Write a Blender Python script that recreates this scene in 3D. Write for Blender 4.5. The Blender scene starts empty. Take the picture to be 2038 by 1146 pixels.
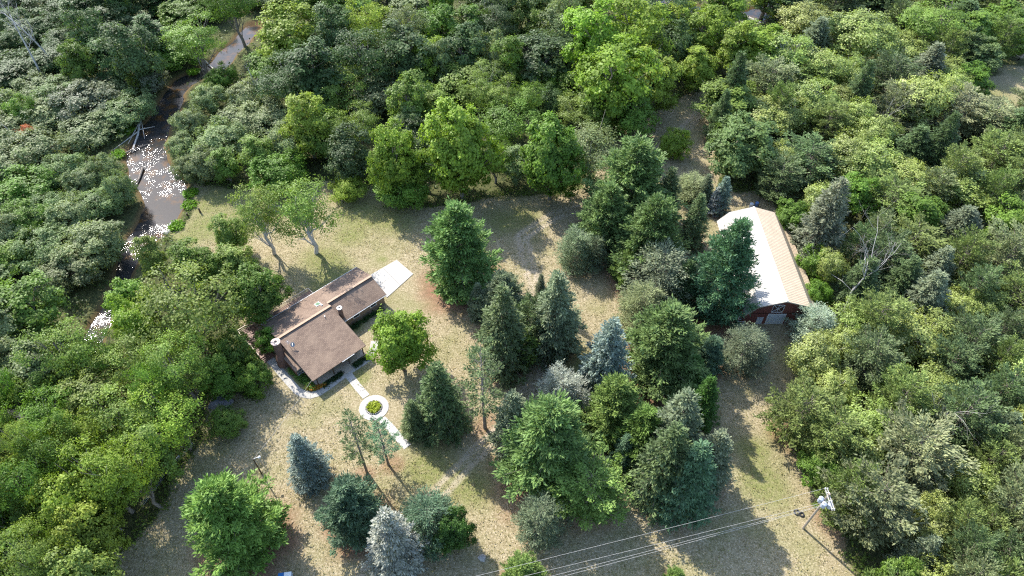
import bpy, math, random
import numpy as np
from mathutils import Vector, Matrix
R_=math.radians
scene=bpy.context.scene; col=scene.collection
# ---------- camera, sky, sun, exposure ----------
cd=bpy.data.cameras.new('camera'); cam=bpy.data.objects.new('camera',cd); col.objects.link(cam)
cam.location=(0,0,110); cam.rotation_euler=(R_(90-48),0,0)
cd.sensor_width=36; cd.lens=36*1359/2038; cd.clip_start=1; cd.clip_end=5000
scene.camera=cam
SUN_EL=43.0; SD=Vector((-.629*math.cos(R_(SUN_EL)),.777*math.cos(R_(SUN_EL)),math.sin(R_(SUN_EL)))).normalized()
w=bpy.data.worlds.new('World'); scene.world=w; w.use_nodes=True
nt=w.node_tree; bg=nt.nodes['Background']; sky=nt.nodes.new('ShaderNodeTexSky')
sky.sky_type='NISHITA'; sky.sun_disc=False; sky.sun_elevation=R_(SUN_EL); sky.sun_rotation=math.atan2(SD.x,SD.y)
sky.air_density=1.0; sky.dust_density=1.0; sky.ozone_density=1.0
nt.links.new(sky.outputs[0],bg.inputs[0]); bg.inputs[1].default_value=.15
sl=bpy.data.lights.new('sun','SUN'); so=bpy.data.objects.new('sun',sl); col.objects.link(so)
sl.energy=3.2; sl.angle=R_(.55); sl.color=(1,.955,.88)
so.rotation_euler=SD.to_track_quat('Z','Y').to_euler()
vs=scene.view_settings; vs.view_transform='Standard'; vs.look='None'; vs.exposure=1.58; vs.gamma=1; vs.use_curve_mapping=False
scene.render.resolution_x=1024; scene.render.resolution_y=576
scene.render.engine='CYCLES'
cy=scene.cycles; cy.use_denoising=False; cy.filter_width=1.2; cy.sample_clamp_indirect=4; cy.max_bounces=5; cy.diffuse_bounces=3; cy.glossy_bounces=2; cy.transmission_bounces=3; cy.transparent_max_bounces=4
COL={'D': (0.11, 0.18, 0.036), 'M': (0.19, 0.29, 0.04), 'N': (0.12, 0.21, 0.035), 'B': (0.22, 0.3, 0.048), 'A': (0.175, 0.25, 0.058), 'G': (0.18, 0.235, 0.105), 'K': (0.08, 0.13, 0.05), 'Y': (0.235, 0.29, 0.075), 'P': (0.125, 0.21, 0.066), 'PG': (0.15, 0.235, 0.06), 'S': (0.105, 0.155, 0.065), 'SG': (0.165, 0.205, 0.125), 'BS': (0.18, 0.25, 0.21), 'TE': (0.105, 0.185, 0.105), 'R': (0.15, 0.2, 0.06), 'SI': (0.31, 0.345, 0.29), 'W': (0.17, 0.2, 0.13), 'BR': (0.13, 0.16, 0.03), 'RG': (0.19, 0.22, 0.11), 'DK': (0.05, 0.105, 0.022), 'BT': (0.13, 0.24, 0.04), 'MY': (0.17, 0.27, 0.035)}
TREES=[
('wpine',-11.0,99.7,9.4,22.9,'P','tall dense white pine alone on the lawn between the concrete pad and the driveway',None),
('wpine',-1.8,89.3,6.2,14.8,'SG','grey-green pine tucked against the right side of the tall central white pine',None),
('spruce',-1.6,78.0,6.2,23.4,'S','dark pointed spruce at the left end of the clump beside the driveway',None),
('rpine',4.1,83.5,5.0,13.0,'S','sparse pine with grey twigs showing between two spruces in the driveway clump',None),
('spruce',8.2,82.0,6.3,22.5,'SG','broad grey-green spruce at the right end of the clump beside the driveway',None),
('spruce',5.9,93.5,1.9,10.3,'SG','slim grey spire of a spruce, left of two behind the driveway clump',None),
('spruce',8.7,94.0,2.2,11.0,'SG','slim grey spire of a spruce, right of two behind the driveway clump',None),
('willow',14.0,105.5,4.6,9.7,'SG','small thin grey-green tree at the edge of the lawn left of the big pine cluster',None),
('wpine',27.1,119.4,11.5,23.8,'P','largest spreading white pine at the back of the pine cluster left of the barn',None),
('spruce',32.0,133.7,3.0,11.3,'BS','blue spruce tip poking out behind the largest white pine',None),
('wpine',28.9,103.0,8.9,22.1,'P','white pine with an orange-tinged top in the middle of the pine cluster',None),
('wpine',20.9,111.4,7.6,18.4,'P','white pine with layered boughs at the left side of the pine cluster',None),
('willow',30.3,95.4,6.9,14.8,'SG','soft grey-green pine in front of the pine cluster left of the barn',None),
('willow',26.0,88.6,5.1,11.1,'RG','pale round fuzzy pine below the pine cluster',None),
('spruce',35.1,93.6,3.9,14.2,'K','dark spruce in the shade just left of the pine by the barn',None),
('spruce',40.7,112.5,4.0,14.8,'S','dark green spruce behind the pines near the far left corner of the barn',None),
('wpine',42.0,92.1,7.9,25.6,'TE','blue-green white pine hanging over the pale left slope of the barn roof',None),
('spruce',17.1,72.5,5.6,21.3,'BS','pale blue spruce standing alone with a pointed top in the centre right of the yard',None),
('wpine',28.4,76.6,9.5,19.5,'P','wide white pine in the middle of the yard right of the blue spruce',None),
('wpine',37.4,77.6,4.0,10.1,'TE','narrow blue-green pine against the right side of the wide white pine',None),
('willow',44.8,78.8,4.7,9.9,'W','pale grey-green feathery tree in front of the barn doors',None),
('willow',59.9,85.0,4.2,8.9,'SI','silvery bare-twigged bush at the right front corner of the barn',None),
('willow',8.9,68.5,4.8,10.5,'SI','low silvery grey bush beside the driveway bend',None),
('wpine',17.8,63.7,6.8,16.5,'PG','fresh green white pine left of the large grove below the barn',None),
('wpine',22.0,58.8,6.4,15.2,'PG','yellowish green white pine in the middle of the large grove',None),
('spruce',26.8,57.2,6.0,22.9,'SG','grey-green spruce at the top of the large grove',None),
('spruce',33.9,66.0,3.7,13.9,'DK','very dark narrow spruce at the upper right of the large grove',None),
('spruce',32.6,53.9,4.6,16.8,'SG','blue-grey spruce on the right edge of the large grove above its shadow',None),
('spruce',24.3,51.7,5.9,22.1,'S','grey spruce in the lower middle of the large grove',None),
('spruce',28.0,49.9,5.7,20.3,'TE','dark teal spruce at the bottom right of the large grove',None),
('wpine',5.7,54.9,9.4,23.2,'P','very large round white pine beside the end of the driveway ruts',None),
('spruce',0.2,60.7,4.6,17.4,'SG','thin silvery green spruce touching the upper left of the very large white pine',None),
('spruce',14.2,53.2,2.8,10.2,'SG','small grey spruce between the very large white pine and the large grove',None),
('rpine',12.3,49.1,6.3,13.1,'PG','open-crowned pine with a pale leaning trunk right of the silver-green tree',None),
('willow',4.4,44.9,4.0,10.4,'SG','silver-green tree with a short trunk below the very large white pine',None),
('wpine',1.7,36.4,4.2,10.2,'PG','pine cut off by the bottom edge of the photo under the power lines',None),
('wpine',24.9,36.7,2.2,6.1,'PG','tip of a small pine at the bottom edge right of the power line shadow',None),
('maple',-9.3,43.4,3.4,10.0,'DK','compact dark green broadleaf tree on the lower lawn right of the silver spruce',None),
('willow',-13.0,44.7,4.8,10.8,'TE','hazy blue-green pine between the silver spruce and the compact dark tree',None),
('spruce',-17.8,40.2,5.0,18.8,'SI','silvery white spruce with radiating branches near the bottom edge',None),
('wpine',-25.2,46.3,6.1,14.7,'TE','thick dark teal pine left of the silvery white spruce',None),
('spruce',-34.3,54.7,3.9,14.4,'BS','blue spruce on the lawn right of the light pole',None),
('wpine',-42.6,43.3,8.3,20.1,'PG','huge spreading bright green pine at the lower left of the lawn',None),
('spruce',-12.5,64.9,5.2,19.5,'S','grey-green spruce on the lawn right of the round flower bed',None),
('spruce',-17.4,63.8,2.8,10.3,'S','small dark spruce close to the round flower bed',None),
('spars',-4.9,64.5,4.3,25.7,'S','tall open red pine with a bare trunk left of the driveway',None),
('spars',-21.7,57.2,2.9,15.3,'TE','small thin pine covering the lower end of the garden walk',None),
('spars',-25.3,55.8,3.0,19.7,'S','small thin pine on the lawn left of the garden walk end',None),
('spruce',45.9,125.8,2.6,9.8,'SG','slender pale spruce beside the lane behind the pine cluster',None),
('spruce',49.5,123.9,2.9,10.7,'BS','slender bluish spruce behind the far left corner of the barn',None),
('willow',43.9,128.7,4.9,6.0,'RG','wispy pale bush along the lane behind the pine cluster',None),
('alder',42.1,145.7,4.1,8.0,'B','light green sapling between the lane and the largest white pine',None),
('spruce',59.3,162.5,5.4,20.0,'S','tall pointed spruce where the back lane meets the woods',None),
('spruce',54.6,152.8,4.1,15.0,'S','shorter dark spruce in front of the tall one on the back lane',None),
('maple',57.0,138.8,9.4,15.0,'P','big rounded green tree standing behind the barn beside the lane',None),
('spruce',-6.9,91.0,2.7,10.1,'SG','pale grey-green spruce squeezed behind the base of the tall central white pine',None),
('rpine',2.0,79.0,3.2,9.8,'PG','yellowish twiggy pine low between the spruces of the driveway clump',None),
('willow',26.9,80.3,2.8,7.0,'SG','pale grey-green bush filling the gap between the blue spruce and the wide white pine',None),
('spruce',19.1,57.0,2.8,10.5,'TE','small teal spruce wedged between the two bright pines and the large grove',None),
('wpine',33.6,74.1,3.5,9.0,'P','green pine filling the gap above the large grove',None),
('willow',18.3,105.3,2.9,8.7,'SG','thin grey-twigged tree right beside the small grey-green one left of the big pine cluster',None),
('spruce',35.4,119.8,4.3,16.4,'S','dark spruce in the middle of the back row of the pine cluster',None),
('wpine',25.5,100.9,4.7,11.5,'PG','lower bright green pine at the front of the pine cluster',None),
('maple',-20.8,77.5,6.1,17.0,'MY','bright green maple with a few red leaves beside the front of the house',None),
('maple',-51.5,91.3,5.8,13.0,'D','dark green oak shading the rear deck of the house',None),
('birch',-44.6,109.8,6.4,21.0,'A','tall birch with a long pale trunk on the lawn behind the house',None),
('birch',-54.0,109.4,5.3,20.0,'A','birch with a pale forked trunk nearer the river behind the house',None),
('broad',-62.4,109.9,4.0,11.0,'A','thin sapling on the riverbank lawn',None),
('broad',-66.9,100.1,5.1,12.0,'N','bushy tree between the river and the birches',None),
('broad',-60.4,100.7,4.2,11.0,'N','bushy tree just left of the dark oak',None),
('airy',-60.5,81.2,9.1,21.0,'A','very large open-crowned locust left of the house with forked dark trunk',None),
('alder',-51.3,64.2,3.2,5.0,'A','fruit bush beside the dark tarp-covered heap',None),
('alder',-48.1,83.1,2.8,5.0,'BT','small bright green bush at the left corner of the deck',None),
('alder',-48.7,73.2,3.6,7.0,'N','leafy bush left of the curved front walk',None),
('alder',-53.9,77.9,4.3,9.0,'D','dark leafy tree between the locust trunk and the house',None),
('broad',-54.4,72.2,4.2,10.0,'N','mid green tree at the foot of the forked locust',None),
('airy',-67.9,72.5,5.4,16.0,'A','thin leaning locust above the lower glinting river bend',None),
('airy',-80.0,72.5,5.9,18.0,'A','open locust on the far left bank of the glinting river bend',None),
('broad',-75.5,100.4,3.6,14.0,'A','thin yellowish tree leaning over the narrow part of the river',None),
('alder',-86.7,156.4,4.6,7.0,'G','grey-green alder leaning over the right bank beside the river rapids',None),
('alder',-84.7,144.4,4.1,7.0,'G','grey-green alder on the right bank just below the river rapids',None),
('alder',-80.5,135.3,3.7,7.0,'G','dark-footed alder at the tip of the lawn over the wide pool of the river',None),
('alder',-85.2,167.6,4.8,7.0,'G','grey-green alder on the right bank between the river rapids and the upper bend',None),
('alder',-105.2,177.1,5.2,8.0,'W','pale silvery alder on the left bank above the river rapids',None),
('alder',-84.3,178.1,4.4,7.0,'N','fresh green bush on the right bank just below the upper river bend',None),
('broad',-58.3,100.7,4.5,11.0,'A','olive green tree filling the gap between the riverbank lawn and the dark oak',None),
('maple',-12.3,128.9,9.4,27.0,'M','big pale yellow-green maple, tallest at the back edge of the lawn',None),
('maple',-27.3,128.7,6.5,21.0,'M','rounded light green maple left of the big pale maple',None),
('maple',9.1,128.4,8.3,23.0,'N','deep green maple right of the big pale maple',None),
('broad',1.3,134.6,4.4,12.0,'G','small grey-green tree squeezed between the two back-edge maples',None),
('broad',22.6,177.6,8.6,28.0,'M','bright lime tree, upper left of the lime group at the top centre right',None),
('broad',34.7,179.9,8.7,28.0,'M','bright lime tree, upper right of the lime group at the top centre right',None),
('broad',26.4,156.9,10.0,28.0,'M','widest bright lime tree in the middle of the lime group',None),
('broad',37.9,165.0,7.8,20.0,'B','bright lime tree on the right flank of the lime group',None),
('broad',31.1,151.6,6.7,17.0,'N','green tree at the foot of the lime group by the lane',None),
('broad',22.5,155.5,6.6,16.0,'A','pale olive tree at the lower left of the lime group',None),
('broad',49.6,198.9,6.7,18.0,'B','large light green leafy tree above right of the lime green group','leafy trees in the woods behind the lawn'),
('broad',57.4,192.0,7.7,18.0,'B','large light green leafy tree above left of the tall pointed spruce','leafy trees in the woods behind the lawn'),
('broad',52.5,175.3,5.9,15.0,'B','light green leafy tree left of the tall pointed spruce','leafy trees in the woods behind the lawn'),
('airy',4.1,157.4,4.8,14.0,'A','slender olive tree, right of three behind the big pale maple',None),
('airy',-2.5,157.6,4.8,15.0,'A','slender olive tree, middle of three behind the big pale maple',None),
('airy',-8.6,160.0,5.1,15.0,'A','slender olive tree, left of three behind the big pale maple',None),
('broad',-51.8,145.1,6.3,20.0,'B','tall narrow light green tree standing clear right of the river bushes',None),
('airy',-41.4,188.9,6.4,22.0,'B','tall drooping yellow-green tree near the top edge left of centre',None),
('broad',-66.0,189.7,10.0,20.0,'B','wide light green tree right of the upper river bend',None),
('airy',-91.8,186.6,7.6,17.0,'A','light open tree leaning over the upper river bend',None),
('airy',-85.1,203.0,7.3,22.0,'D','tall dark-stemmed tree behind the upper river bend, crown at the top edge',None),
('broad',-26.7,156.0,6.3,18.0,'A','large olive green leafy tree above the rounded light green maple','leafy trees in the woods behind the lawn'),
('broad',-23.9,177.6,6.2,18.0,'B','large light green leafy tree below right of the drooping tree','leafy trees in the woods behind the lawn'),
('broad',-19.5,174.9,3.9,18.0,'G','small grey-green leafy tree above the big pale maple','leafy trees in the woods behind the lawn'),
('broad',-22.3,193.6,7.8,18.0,'N','large fresh green leafy tree right of the drooping tree','leafy trees in the woods behind the lawn'),
('broad',-11.9,196.3,7.0,17.0,'D','large mid green leafy tree below left of the middle of the top edge','leafy trees in the woods behind the lawn'),
('broad',-63.3,138.2,4.7,12.0,'A','light green tree at the top of the riverbank lawn',None),
('broad',-70.7,134.8,4.4,10.0,'N','rounded green bush at the tip of the riverbank lawn',None),
('alder',-40.0,129.1,4.4,6.0,'B','light green alder bush right of the tall birch','alder bushes in the woods behind the lawn'),
('poplar',104.7,192.6,10.8,17.0,'Y','largest silver-leaved poplar near the top right',None),
('poplar',77.7,179.2,8.9,16.0,'Y','silver-leaved poplar at the top right beside the tall pointed spruce',None),
('poplar',87.9,175.3,6.8,15.0,'Y','large yellow-green poplar below left of the largest silver-leaved poplar','silver-leaved poplar trees in the woods behind the barn'),
('poplar',109.1,159.1,8.8,16.0,'Y','silver-leaved poplar just left of the small grassy opening',None),
('poplar',122.8,167.4,4.7,12.0,'Y','yellow-green poplar just below left of the bush beside the grassy opening','silver-leaved poplar trees in the woods behind the barn'),
('maple',130.6,175.6,6.6,9.0,'N','rounded green bush beside the small grassy opening at the right',None),
('airy',126.7,195.1,9.3,18.0,'A','dark-branched open tree near the top right corner',None),
('broad',140.3,195.5,6.7,15.0,'A','large olive green leafy tree just right of the dark-branched tree','leafy trees in the woods behind the barn'),
('broad',139.8,186.2,5.9,10.0,'G','grey-green leafy tree just above right of the bush beside the grassy opening','leafy trees in the woods behind the barn'),
('spruce',93.8,163.2,4.8,17.4,'S','deep green spruce below the largest silver-leaved poplar','spruces in the woods behind the barn'),
('spruce',103.9,136.9,5.4,18.9,'K','dark spruce below the small grassy opening at the right',None),
('spruce',67.4,109.2,6.2,21.9,'SG','large pale grey-green spruce right of the barn roof',None),
('maple',64.0,116.2,4.8,9.0,'N','rounded bright bush touching the far right corner of the barn',None),
('alder',65.1,102.4,3.7,8.0,'N','small fresh green alder bush just below right of the barn roof','alder bushes in the woods right of the barn'),
('alder',63.5,94.3,3.1,7.0,'N','small fresh green alder bush just above the silvery bush','alder bushes in the woods right of the barn'),
('maple',52.5,54.7,3.9,8.0,'BT','bright green bush on the right edge of the lower lawn above the utility pole',None),
('rpine',56.1,46.2,7.0,14.7,'RG','bluish pine right behind the utility pole',None),
('poplar',60.1,60.6,4.8,13.0,'Y','yellow-green poplar above right of the bright green bush','silver-leaved poplar trees in the lower right woods'),
('poplar',66.4,83.8,4.3,12.0,'Y','small yellow-green poplar just below the bare dead tree','silver-leaved poplar trees in the woods right of the barn'),
('rpine',65.8,54.9,7.0,14.7,'RG','broad grey-tinted pine above the bluish one by the utility pole',None),
('alder',47.1,186.2,7.4,15.7,'K','large very dark green alder bush right of the lime green group','alder bushes in the woods behind the lawn'),
('broad',-72.4,64.2,5.7,15.1,'A','olive green leafy tree below the glinting lower river bend','leafy trees in the lower left woods'),
('spruce',80.0,94.6,4.9,13.7,'S','deep green spruce right of the bare dead tree','spruces in the woods right of the barn'),
('broad',-52.0,189.0,7.3,21.6,'K','large very dark green leafy tree just left of the drooping tree','leafy trees in the woods behind the lawn'),
('alder',-139.9,160.3,6.9,8.3,'G','large grey-green alder bush above left of the orange-leaved bush','alder bushes beside the river'),
('rpine',81.2,49.5,2.5,12.1,'S','small deep green tufted pine a little way above the bottom right corner','tufted pines in the lower right woods'),
('rpine',117.8,231.7,10.3,12.1,'S','large deep green tufted pine above the largest silver-leaved poplar','tufted pines in the woods behind the barn'),
('poplar',76.9,69.0,5.1,10.1,'Y','yellow-green poplar above the grey-tinted pine','silver-leaved poplar trees in the lower right woods'),
('rpine',125.4,152.2,7.6,10.3,'RG','large pale green tufted pine just below the small grassy opening','tufted pines in the woods behind the barn'),
('broad',-67.5,45.0,4.7,18.3,'B','light green leafy tree a little way above right of the bottom left corner','leafy trees in the lower left woods'),
('broad',59.2,161.0,9.6,12.3,'A','large olive green leafy tree just below left of the tall pointed spruce','leafy trees in the woods behind the lawn'),
('rpine',121.1,128.8,6.2,10.9,'R','large yellowish green tufted pine a little way below the small grassy opening','tufted pines in the woods right of the barn'),
('spruce',129.5,147.7,7.4,12.8,'S','large deep green spruce just below right of the small grassy opening','spruces in the woods behind the barn'),
('broad',-73.6,83.5,3.1,15.6,'M','small lime green leafy tree just below the narrow stretch of river','leafy trees left of the house'),
('broad',65.9,206.6,8.8,18.2,'B','large light green leafy tree above the tall pointed spruce','leafy trees in the woods behind the lawn'),
('spruce',123.9,225.3,9.1,13.4,'S','large deep green spruce above right of the largest silver-leaved poplar','spruces in the woods behind the barn'),
('broad',-59.2,55.0,4.7,16.4,'A','olive green leafy tree just above left of the small wire fence','leafy trees in the lower left woods'),
('alder',-127.2,134.3,7.7,7.8,'G','large grey-green alder bush below left of the orange-leaved bush','alder bushes beside the river'),
('rpine',77.8,62.3,5.8,13.6,'S','deep green tufted pine above right of the grey-tinted pine','tufted pines in the lower right woods'),
('rpine',157.8,219.4,5.4,13.5,'R','yellowish green tufted pine just left of the top right corner','tufted pines in the woods behind the barn'),
('alder',-147.9,180.9,9.4,6.0,'K','large very dark green alder bush below left of the two dead grey snags','alder bushes in the far left woods'),
('rpine',53.2,47.9,4.6,13.7,'R','yellowish green tufted pine just above left of the pine behind the utility pole','tufted pines in the lower right woods'),
('spruce',97.9,109.8,6.3,13.6,'SG','large pale grey-green spruce a little way above left of the middle of the right edge','spruces in the woods right of the barn'),
('broad',19.4,215.9,5.7,18.8,'N','fresh green leafy tree right of the middle of the top edge','leafy trees in the woods behind the lawn'),
('alder',-141.1,201.4,6.6,6.0,'K','large very dark green alder bush just right of the two dead grey snags','alder bushes in the far left woods'),
('alder',-111.5,115.9,5.7,7.9,'N','fresh green alder bush above the middle of the left edge','alder bushes beside the river'),
('alder',-123.0,142.4,8.3,8.5,'G','large grey-green alder bush just left of the orange-leaved bush','alder bushes beside the river'),
('rpine',69.8,82.9,5.7,13.8,'R','yellowish green tufted pine just below right of the bare dead tree','tufted pines in the woods right of the barn'),
('alder',-102.8,107.5,6.4,7.8,'G','large grey-green alder bush above right of the middle of the left edge','alder bushes beside the river'),
('broad',-72.5,57.0,3.1,18.0,'N','small fresh green leafy tree below right of the lowest bend of the river','leafy trees in the lower left woods'),
('spruce',88.5,98.3,4.7,12.9,'SG','pale grey-green spruce a little way right of the bare dead tree','spruces in the woods right of the barn'),
('alder',-149.4,210.5,5.7,6.0,'K','very dark green alder bush just above right of the two dead grey snags','alder bushes in the far left woods'),
('rpine',119.8,136.9,7.2,11.7,'R','large yellowish green tufted pine below the small grassy opening','tufted pines in the woods behind the barn'),
('poplar',69.4,70.0,3.3,11.3,'Y','small yellow-green poplar a little way below right of the silvery bush','silver-leaved poplar trees in the lower right woods'),
('alder',-114.7,111.6,5.8,9.1,'G','grey-green alder bush above the middle of the left edge','alder bushes beside the river'),
('rpine',81.9,74.5,5.2,10.8,'S','deep green tufted pine a little way above the grey-tinted pine','tufted pines in the lower right woods'),
('broad',-74.5,36.4,5.2,16.0,'N','fresh green leafy tree just above the bottom left corner','leafy trees in the lower left woods'),
('rpine',111.3,107.7,4.4,11.1,'R','yellowish green tufted pine above the middle of the right edge','tufted pines in the woods right of the barn'),
('poplar',92.8,70.8,5.5,13.1,'Y','yellow-green poplar a little way below the middle of the right edge','silver-leaved poplar trees in the lower right woods'),
('airy',26.4,221.5,10.3,15.4,'A','large olive green open-crowned tree above the lime green group','open-crowned trees in the woods behind the lawn'),
('poplar',79.5,81.3,6.9,10.8,'Y','large yellow-green poplar a little way below right of the bare dead tree','silver-leaved poplar trees in the woods right of the barn'),
('alder',-98.4,122.9,5.8,6.2,'G','grey-green alder bush left of the wide pool of the river','alder bushes beside the river'),
('broad',-75.9,88.8,4.5,13.8,'N','fresh green leafy tree just below the narrow stretch of river','leafy trees left of the house'),
('broad',91.1,114.0,5.9,13.0,'N','fresh green leafy tree right of the large pale spruce','leafy trees in the woods right of the barn'),
('spruce',-109.3,194.1,8.4,14.5,'K','large very dark green spruce above the moss-green snag','spruces in the far left woods'),
('poplar',71.1,120.2,4.4,11.4,'Y','yellow-green poplar just above left of the large pale spruce','silver-leaved poplar trees in the woods right of the barn'),
('poplar',63.2,78.9,3.9,10.9,'Y','small yellow-green poplar just below right of the silvery bush','silver-leaved poplar trees in the woods right of the barn'),
('poplar',66.8,99.1,3.3,11.9,'Y','small yellow-green poplar just above left of the bare dead tree','silver-leaved poplar trees in the woods right of the barn'),
('alder',-41.9,223.4,8.4,13.3,'K','large very dark green alder bush just above right of the drooping tree','alder bushes in the woods behind the lawn'),
('airy',-74.6,47.6,4.8,19.5,'N','fresh green open-crowned tree below the lowest bend of the river','open-crowned trees in the lower left woods'),
('alder',-112.8,153.0,8.0,6.0,'G','large grey-green alder bush right of the orange-leaved bush','alder bushes beside the river'),
('rpine',105.0,101.4,7.3,12.9,'RG','large pale green tufted pine just above left of the middle of the right edge','tufted pines in the woods right of the barn'),
('poplar',88.9,88.1,4.1,10.7,'Y','small yellow-green poplar left of the middle of the right edge','silver-leaved poplar trees in the woods right of the barn'),
('broad',-94.2,85.9,6.9,15.6,'D','large mid green leafy tree just below right of the middle of the left edge','leafy trees left of the house'),
('rpine',79.3,101.3,5.6,11.7,'S','deep green tufted pine just above right of the bare dead tree','tufted pines in the woods right of the barn'),
('broad',111.3,113.0,5.3,13.0,'N','fresh green leafy tree above the middle of the right edge','leafy trees in the woods right of the barn'),
('rpine',83.6,55.5,3.8,12.9,'RG','small pale green tufted pine a little way right of the grey-tinted pine','tufted pines in the lower right woods'),
('alder',-111.4,134.9,5.7,7.2,'G','grey-green alder bush just below right of the orange-leaved bush','alder bushes beside the river'),
('broad',-66.3,37.9,2.9,15.1,'N','small fresh green leafy tree right of the bottom left corner','leafy trees in the lower left woods'),
('airy',17.5,201.7,4.9,20.4,'G','grey-green open-crowned tree right of the middle of the top edge','open-crowned trees in the woods behind the lawn'),
('broad',-30.5,211.7,9.1,14.6,'G','large grey-green leafy tree above right of the drooping tree','leafy trees in the woods behind the lawn'),
('poplar',73.8,49.0,4.6,12.1,'Y','yellow-green poplar below right of the grey-tinted pine','silver-leaved poplar trees in the lower right woods'),
('rpine',77.5,38.3,3.7,12.4,'S','small deep green tufted pine just above right of the bottom right corner','tufted pines in the lower right woods'),
('rpine',103.5,84.7,5.6,11.6,'RG','pale green tufted pine just below right of the middle of the right edge','tufted pines in the woods right of the barn'),
('rpine',102.6,157.2,7.1,11.8,'RG','large pale green tufted pine below left of the bush beside the grassy opening','tufted pines in the woods behind the barn'),
('airy',-87.3,65.1,2.8,16.7,'N','small fresh green open-crowned tree just above left of the lowest bend of the river','open-crowned trees in the lower left woods'),
('alder',-48.2,145.5,7.6,11.1,'N','large fresh green alder bush just below right of the tall narrow tree','alder bushes in the woods behind the lawn'),
('alder',-36.7,168.6,10.0,9.8,'G','large grey-green alder bush below the drooping tree','alder bushes in the woods behind the lawn'),
('rpine',70.9,157.8,4.1,13.3,'R','small yellowish green tufted pine below right of the tall pointed spruce','tufted pines in the woods behind the barn'),
('rpine',87.1,67.4,4.9,11.5,'S','deep green tufted pine a little way above right of the grey-tinted pine','tufted pines in the lower right woods'),
('airy',35.7,217.7,9.8,17.9,'D','large mid green open-crowned tree above the lime green group','open-crowned trees in the woods behind the lawn'),
('poplar',57.8,68.5,3.9,11.9,'Y','small yellow-green poplar below the silvery bush','silver-leaved poplar trees in the lower right woods'),
('airy',-30.2,188.0,5.8,20.7,'G','grey-green open-crowned tree just right of the drooping tree','open-crowned trees in the woods behind the lawn'),
('alder',14.0,194.7,7.5,14.9,'G','large grey-green alder bush below right of the middle of the top edge','alder bushes in the woods behind the lawn'),
('alder',-72.7,156.2,6.7,6.5,'G','large grey-green alder bush left of the tall narrow tree','alder bushes beside the river'),
('rpine',107.0,221.1,9.1,11.8,'S','large deep green tufted pine above left of the largest silver-leaved poplar','tufted pines in the woods behind the barn'),
('poplar',117.3,188.8,9.0,11.7,'Y','large yellow-green poplar just below left of the dark-branched tree','silver-leaved poplar trees in the woods behind the barn'),
('broad',9.0,178.5,9.5,16.7,'K','large very dark green leafy tree below right of the middle of the top edge','leafy trees in the woods behind the lawn'),
('broad',-5.2,211.4,8.8,20.4,'K','large very dark green leafy tree just left of the middle of the top edge','leafy trees in the woods behind the lawn'),
('rpine',130.2,137.5,8.5,12.5,'R','large yellowish green tufted pine below right of the small grassy opening','tufted pines in the woods behind the barn'),
('broad',-0.7,175.6,5.8,18.5,'N','fresh green leafy tree below the middle of the top edge','leafy trees in the woods behind the lawn'),
('rpine',71.2,168.8,8.3,12.7,'RG','large pale green tufted pine just right of the tall pointed spruce','tufted pines in the woods behind the barn'),
('alder',-135.2,171.9,6.9,6.3,'G','large grey-green alder bush above the orange-leaved bush','alder bushes in the far left woods'),
('alder',-88.6,228.9,5.1,6.3,'G','grey-green alder bush a little way above right of the upper river bend','alder bushes in the far left woods'),
('poplar',82.7,136.8,6.3,13.5,'Y','large yellow-green poplar above the large pale spruce','silver-leaved poplar trees in the woods behind the barn'),
('alder',-113.3,101.5,7.7,6.3,'G','large grey-green alder bush just above left of the middle of the left edge','alder bushes beside the river'),
('airy',-57.6,60.0,5.7,16.0,'B','light green open-crowned tree above the small wire fence','open-crowned trees in the lower left woods'),
('alder',-73.1,185.1,7.1,6.3,'N','large fresh green alder bush right of the upper river bend','alder bushes in the far left woods'),
('alder',-127.0,167.9,7.0,7.8,'G','large grey-green alder bush above right of the orange-leaved bush','alder bushes in the far left woods'),
('airy',-83.9,53.1,3.0,14.3,'A','small olive green open-crowned tree below left of the lowest bend of the river','open-crowned trees in the lower left woods'),
('rpine',73.2,136.1,8.3,10.2,'S','large deep green tufted pine above the rounded bright bush','tufted pines in the woods behind the barn'),
('airy',-64.3,33.8,2.4,16.9,'A','small olive green open-crowned tree right of the bottom left corner','open-crowned trees in the lower left woods'),
('airy',-67.5,35.4,4.0,19.6,'A','small olive green open-crowned tree just right of the bottom left corner','open-crowned trees in the lower left woods'),
('rpine',87.0,120.7,7.1,10.9,'R','large yellowish green tufted pine a little way above the bare dead tree','tufted pines in the woods right of the barn'),
('airy',-1.2,148.9,7.8,13.3,'D','large mid green open-crowned tree right of the big pale maple','open-crowned trees in the woods behind the lawn'),
('alder',-105.6,160.7,7.3,7.3,'G','large grey-green alder bush just below the moss-green snag','alder bushes beside the river'),
('airy',43.5,202.6,9.5,20.7,'K','large very dark green open-crowned tree above right of the lime green group','open-crowned trees in the woods behind the lawn'),
('rpine',68.2,65.3,4.9,13.3,'R','yellowish green tufted pine above left of the grey-tinted pine','tufted pines in the lower right woods'),
('broad',64.3,182.6,6.3,18.2,'B','large light green leafy tree just above the tall pointed spruce','leafy trees in the woods behind the lawn'),
('poplar',64.4,133.9,4.2,13.0,'Y','small yellow-green poplar above the rounded bright bush','silver-leaved poplar trees in the woods behind the barn'),
('broad',-56.0,205.3,8.4,19.6,'D','large mid green leafy tree above left of the drooping tree','leafy trees in the woods behind the lawn'),
('poplar',60.1,34.3,3.8,12.3,'Y','small yellow-green poplar a little way below right of the pine behind the utility pole','silver-leaved poplar trees in the lower right woods'),
('rpine',89.1,218.1,8.4,10.7,'S','large deep green tufted pine a little way left of the largest silver-leaved poplar','tufted pines in the woods behind the barn'),
('rpine',149.2,220.4,7.3,13.1,'R','large yellowish green tufted pine above right of the dark-branched tree','tufted pines in the woods behind the barn'),
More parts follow.
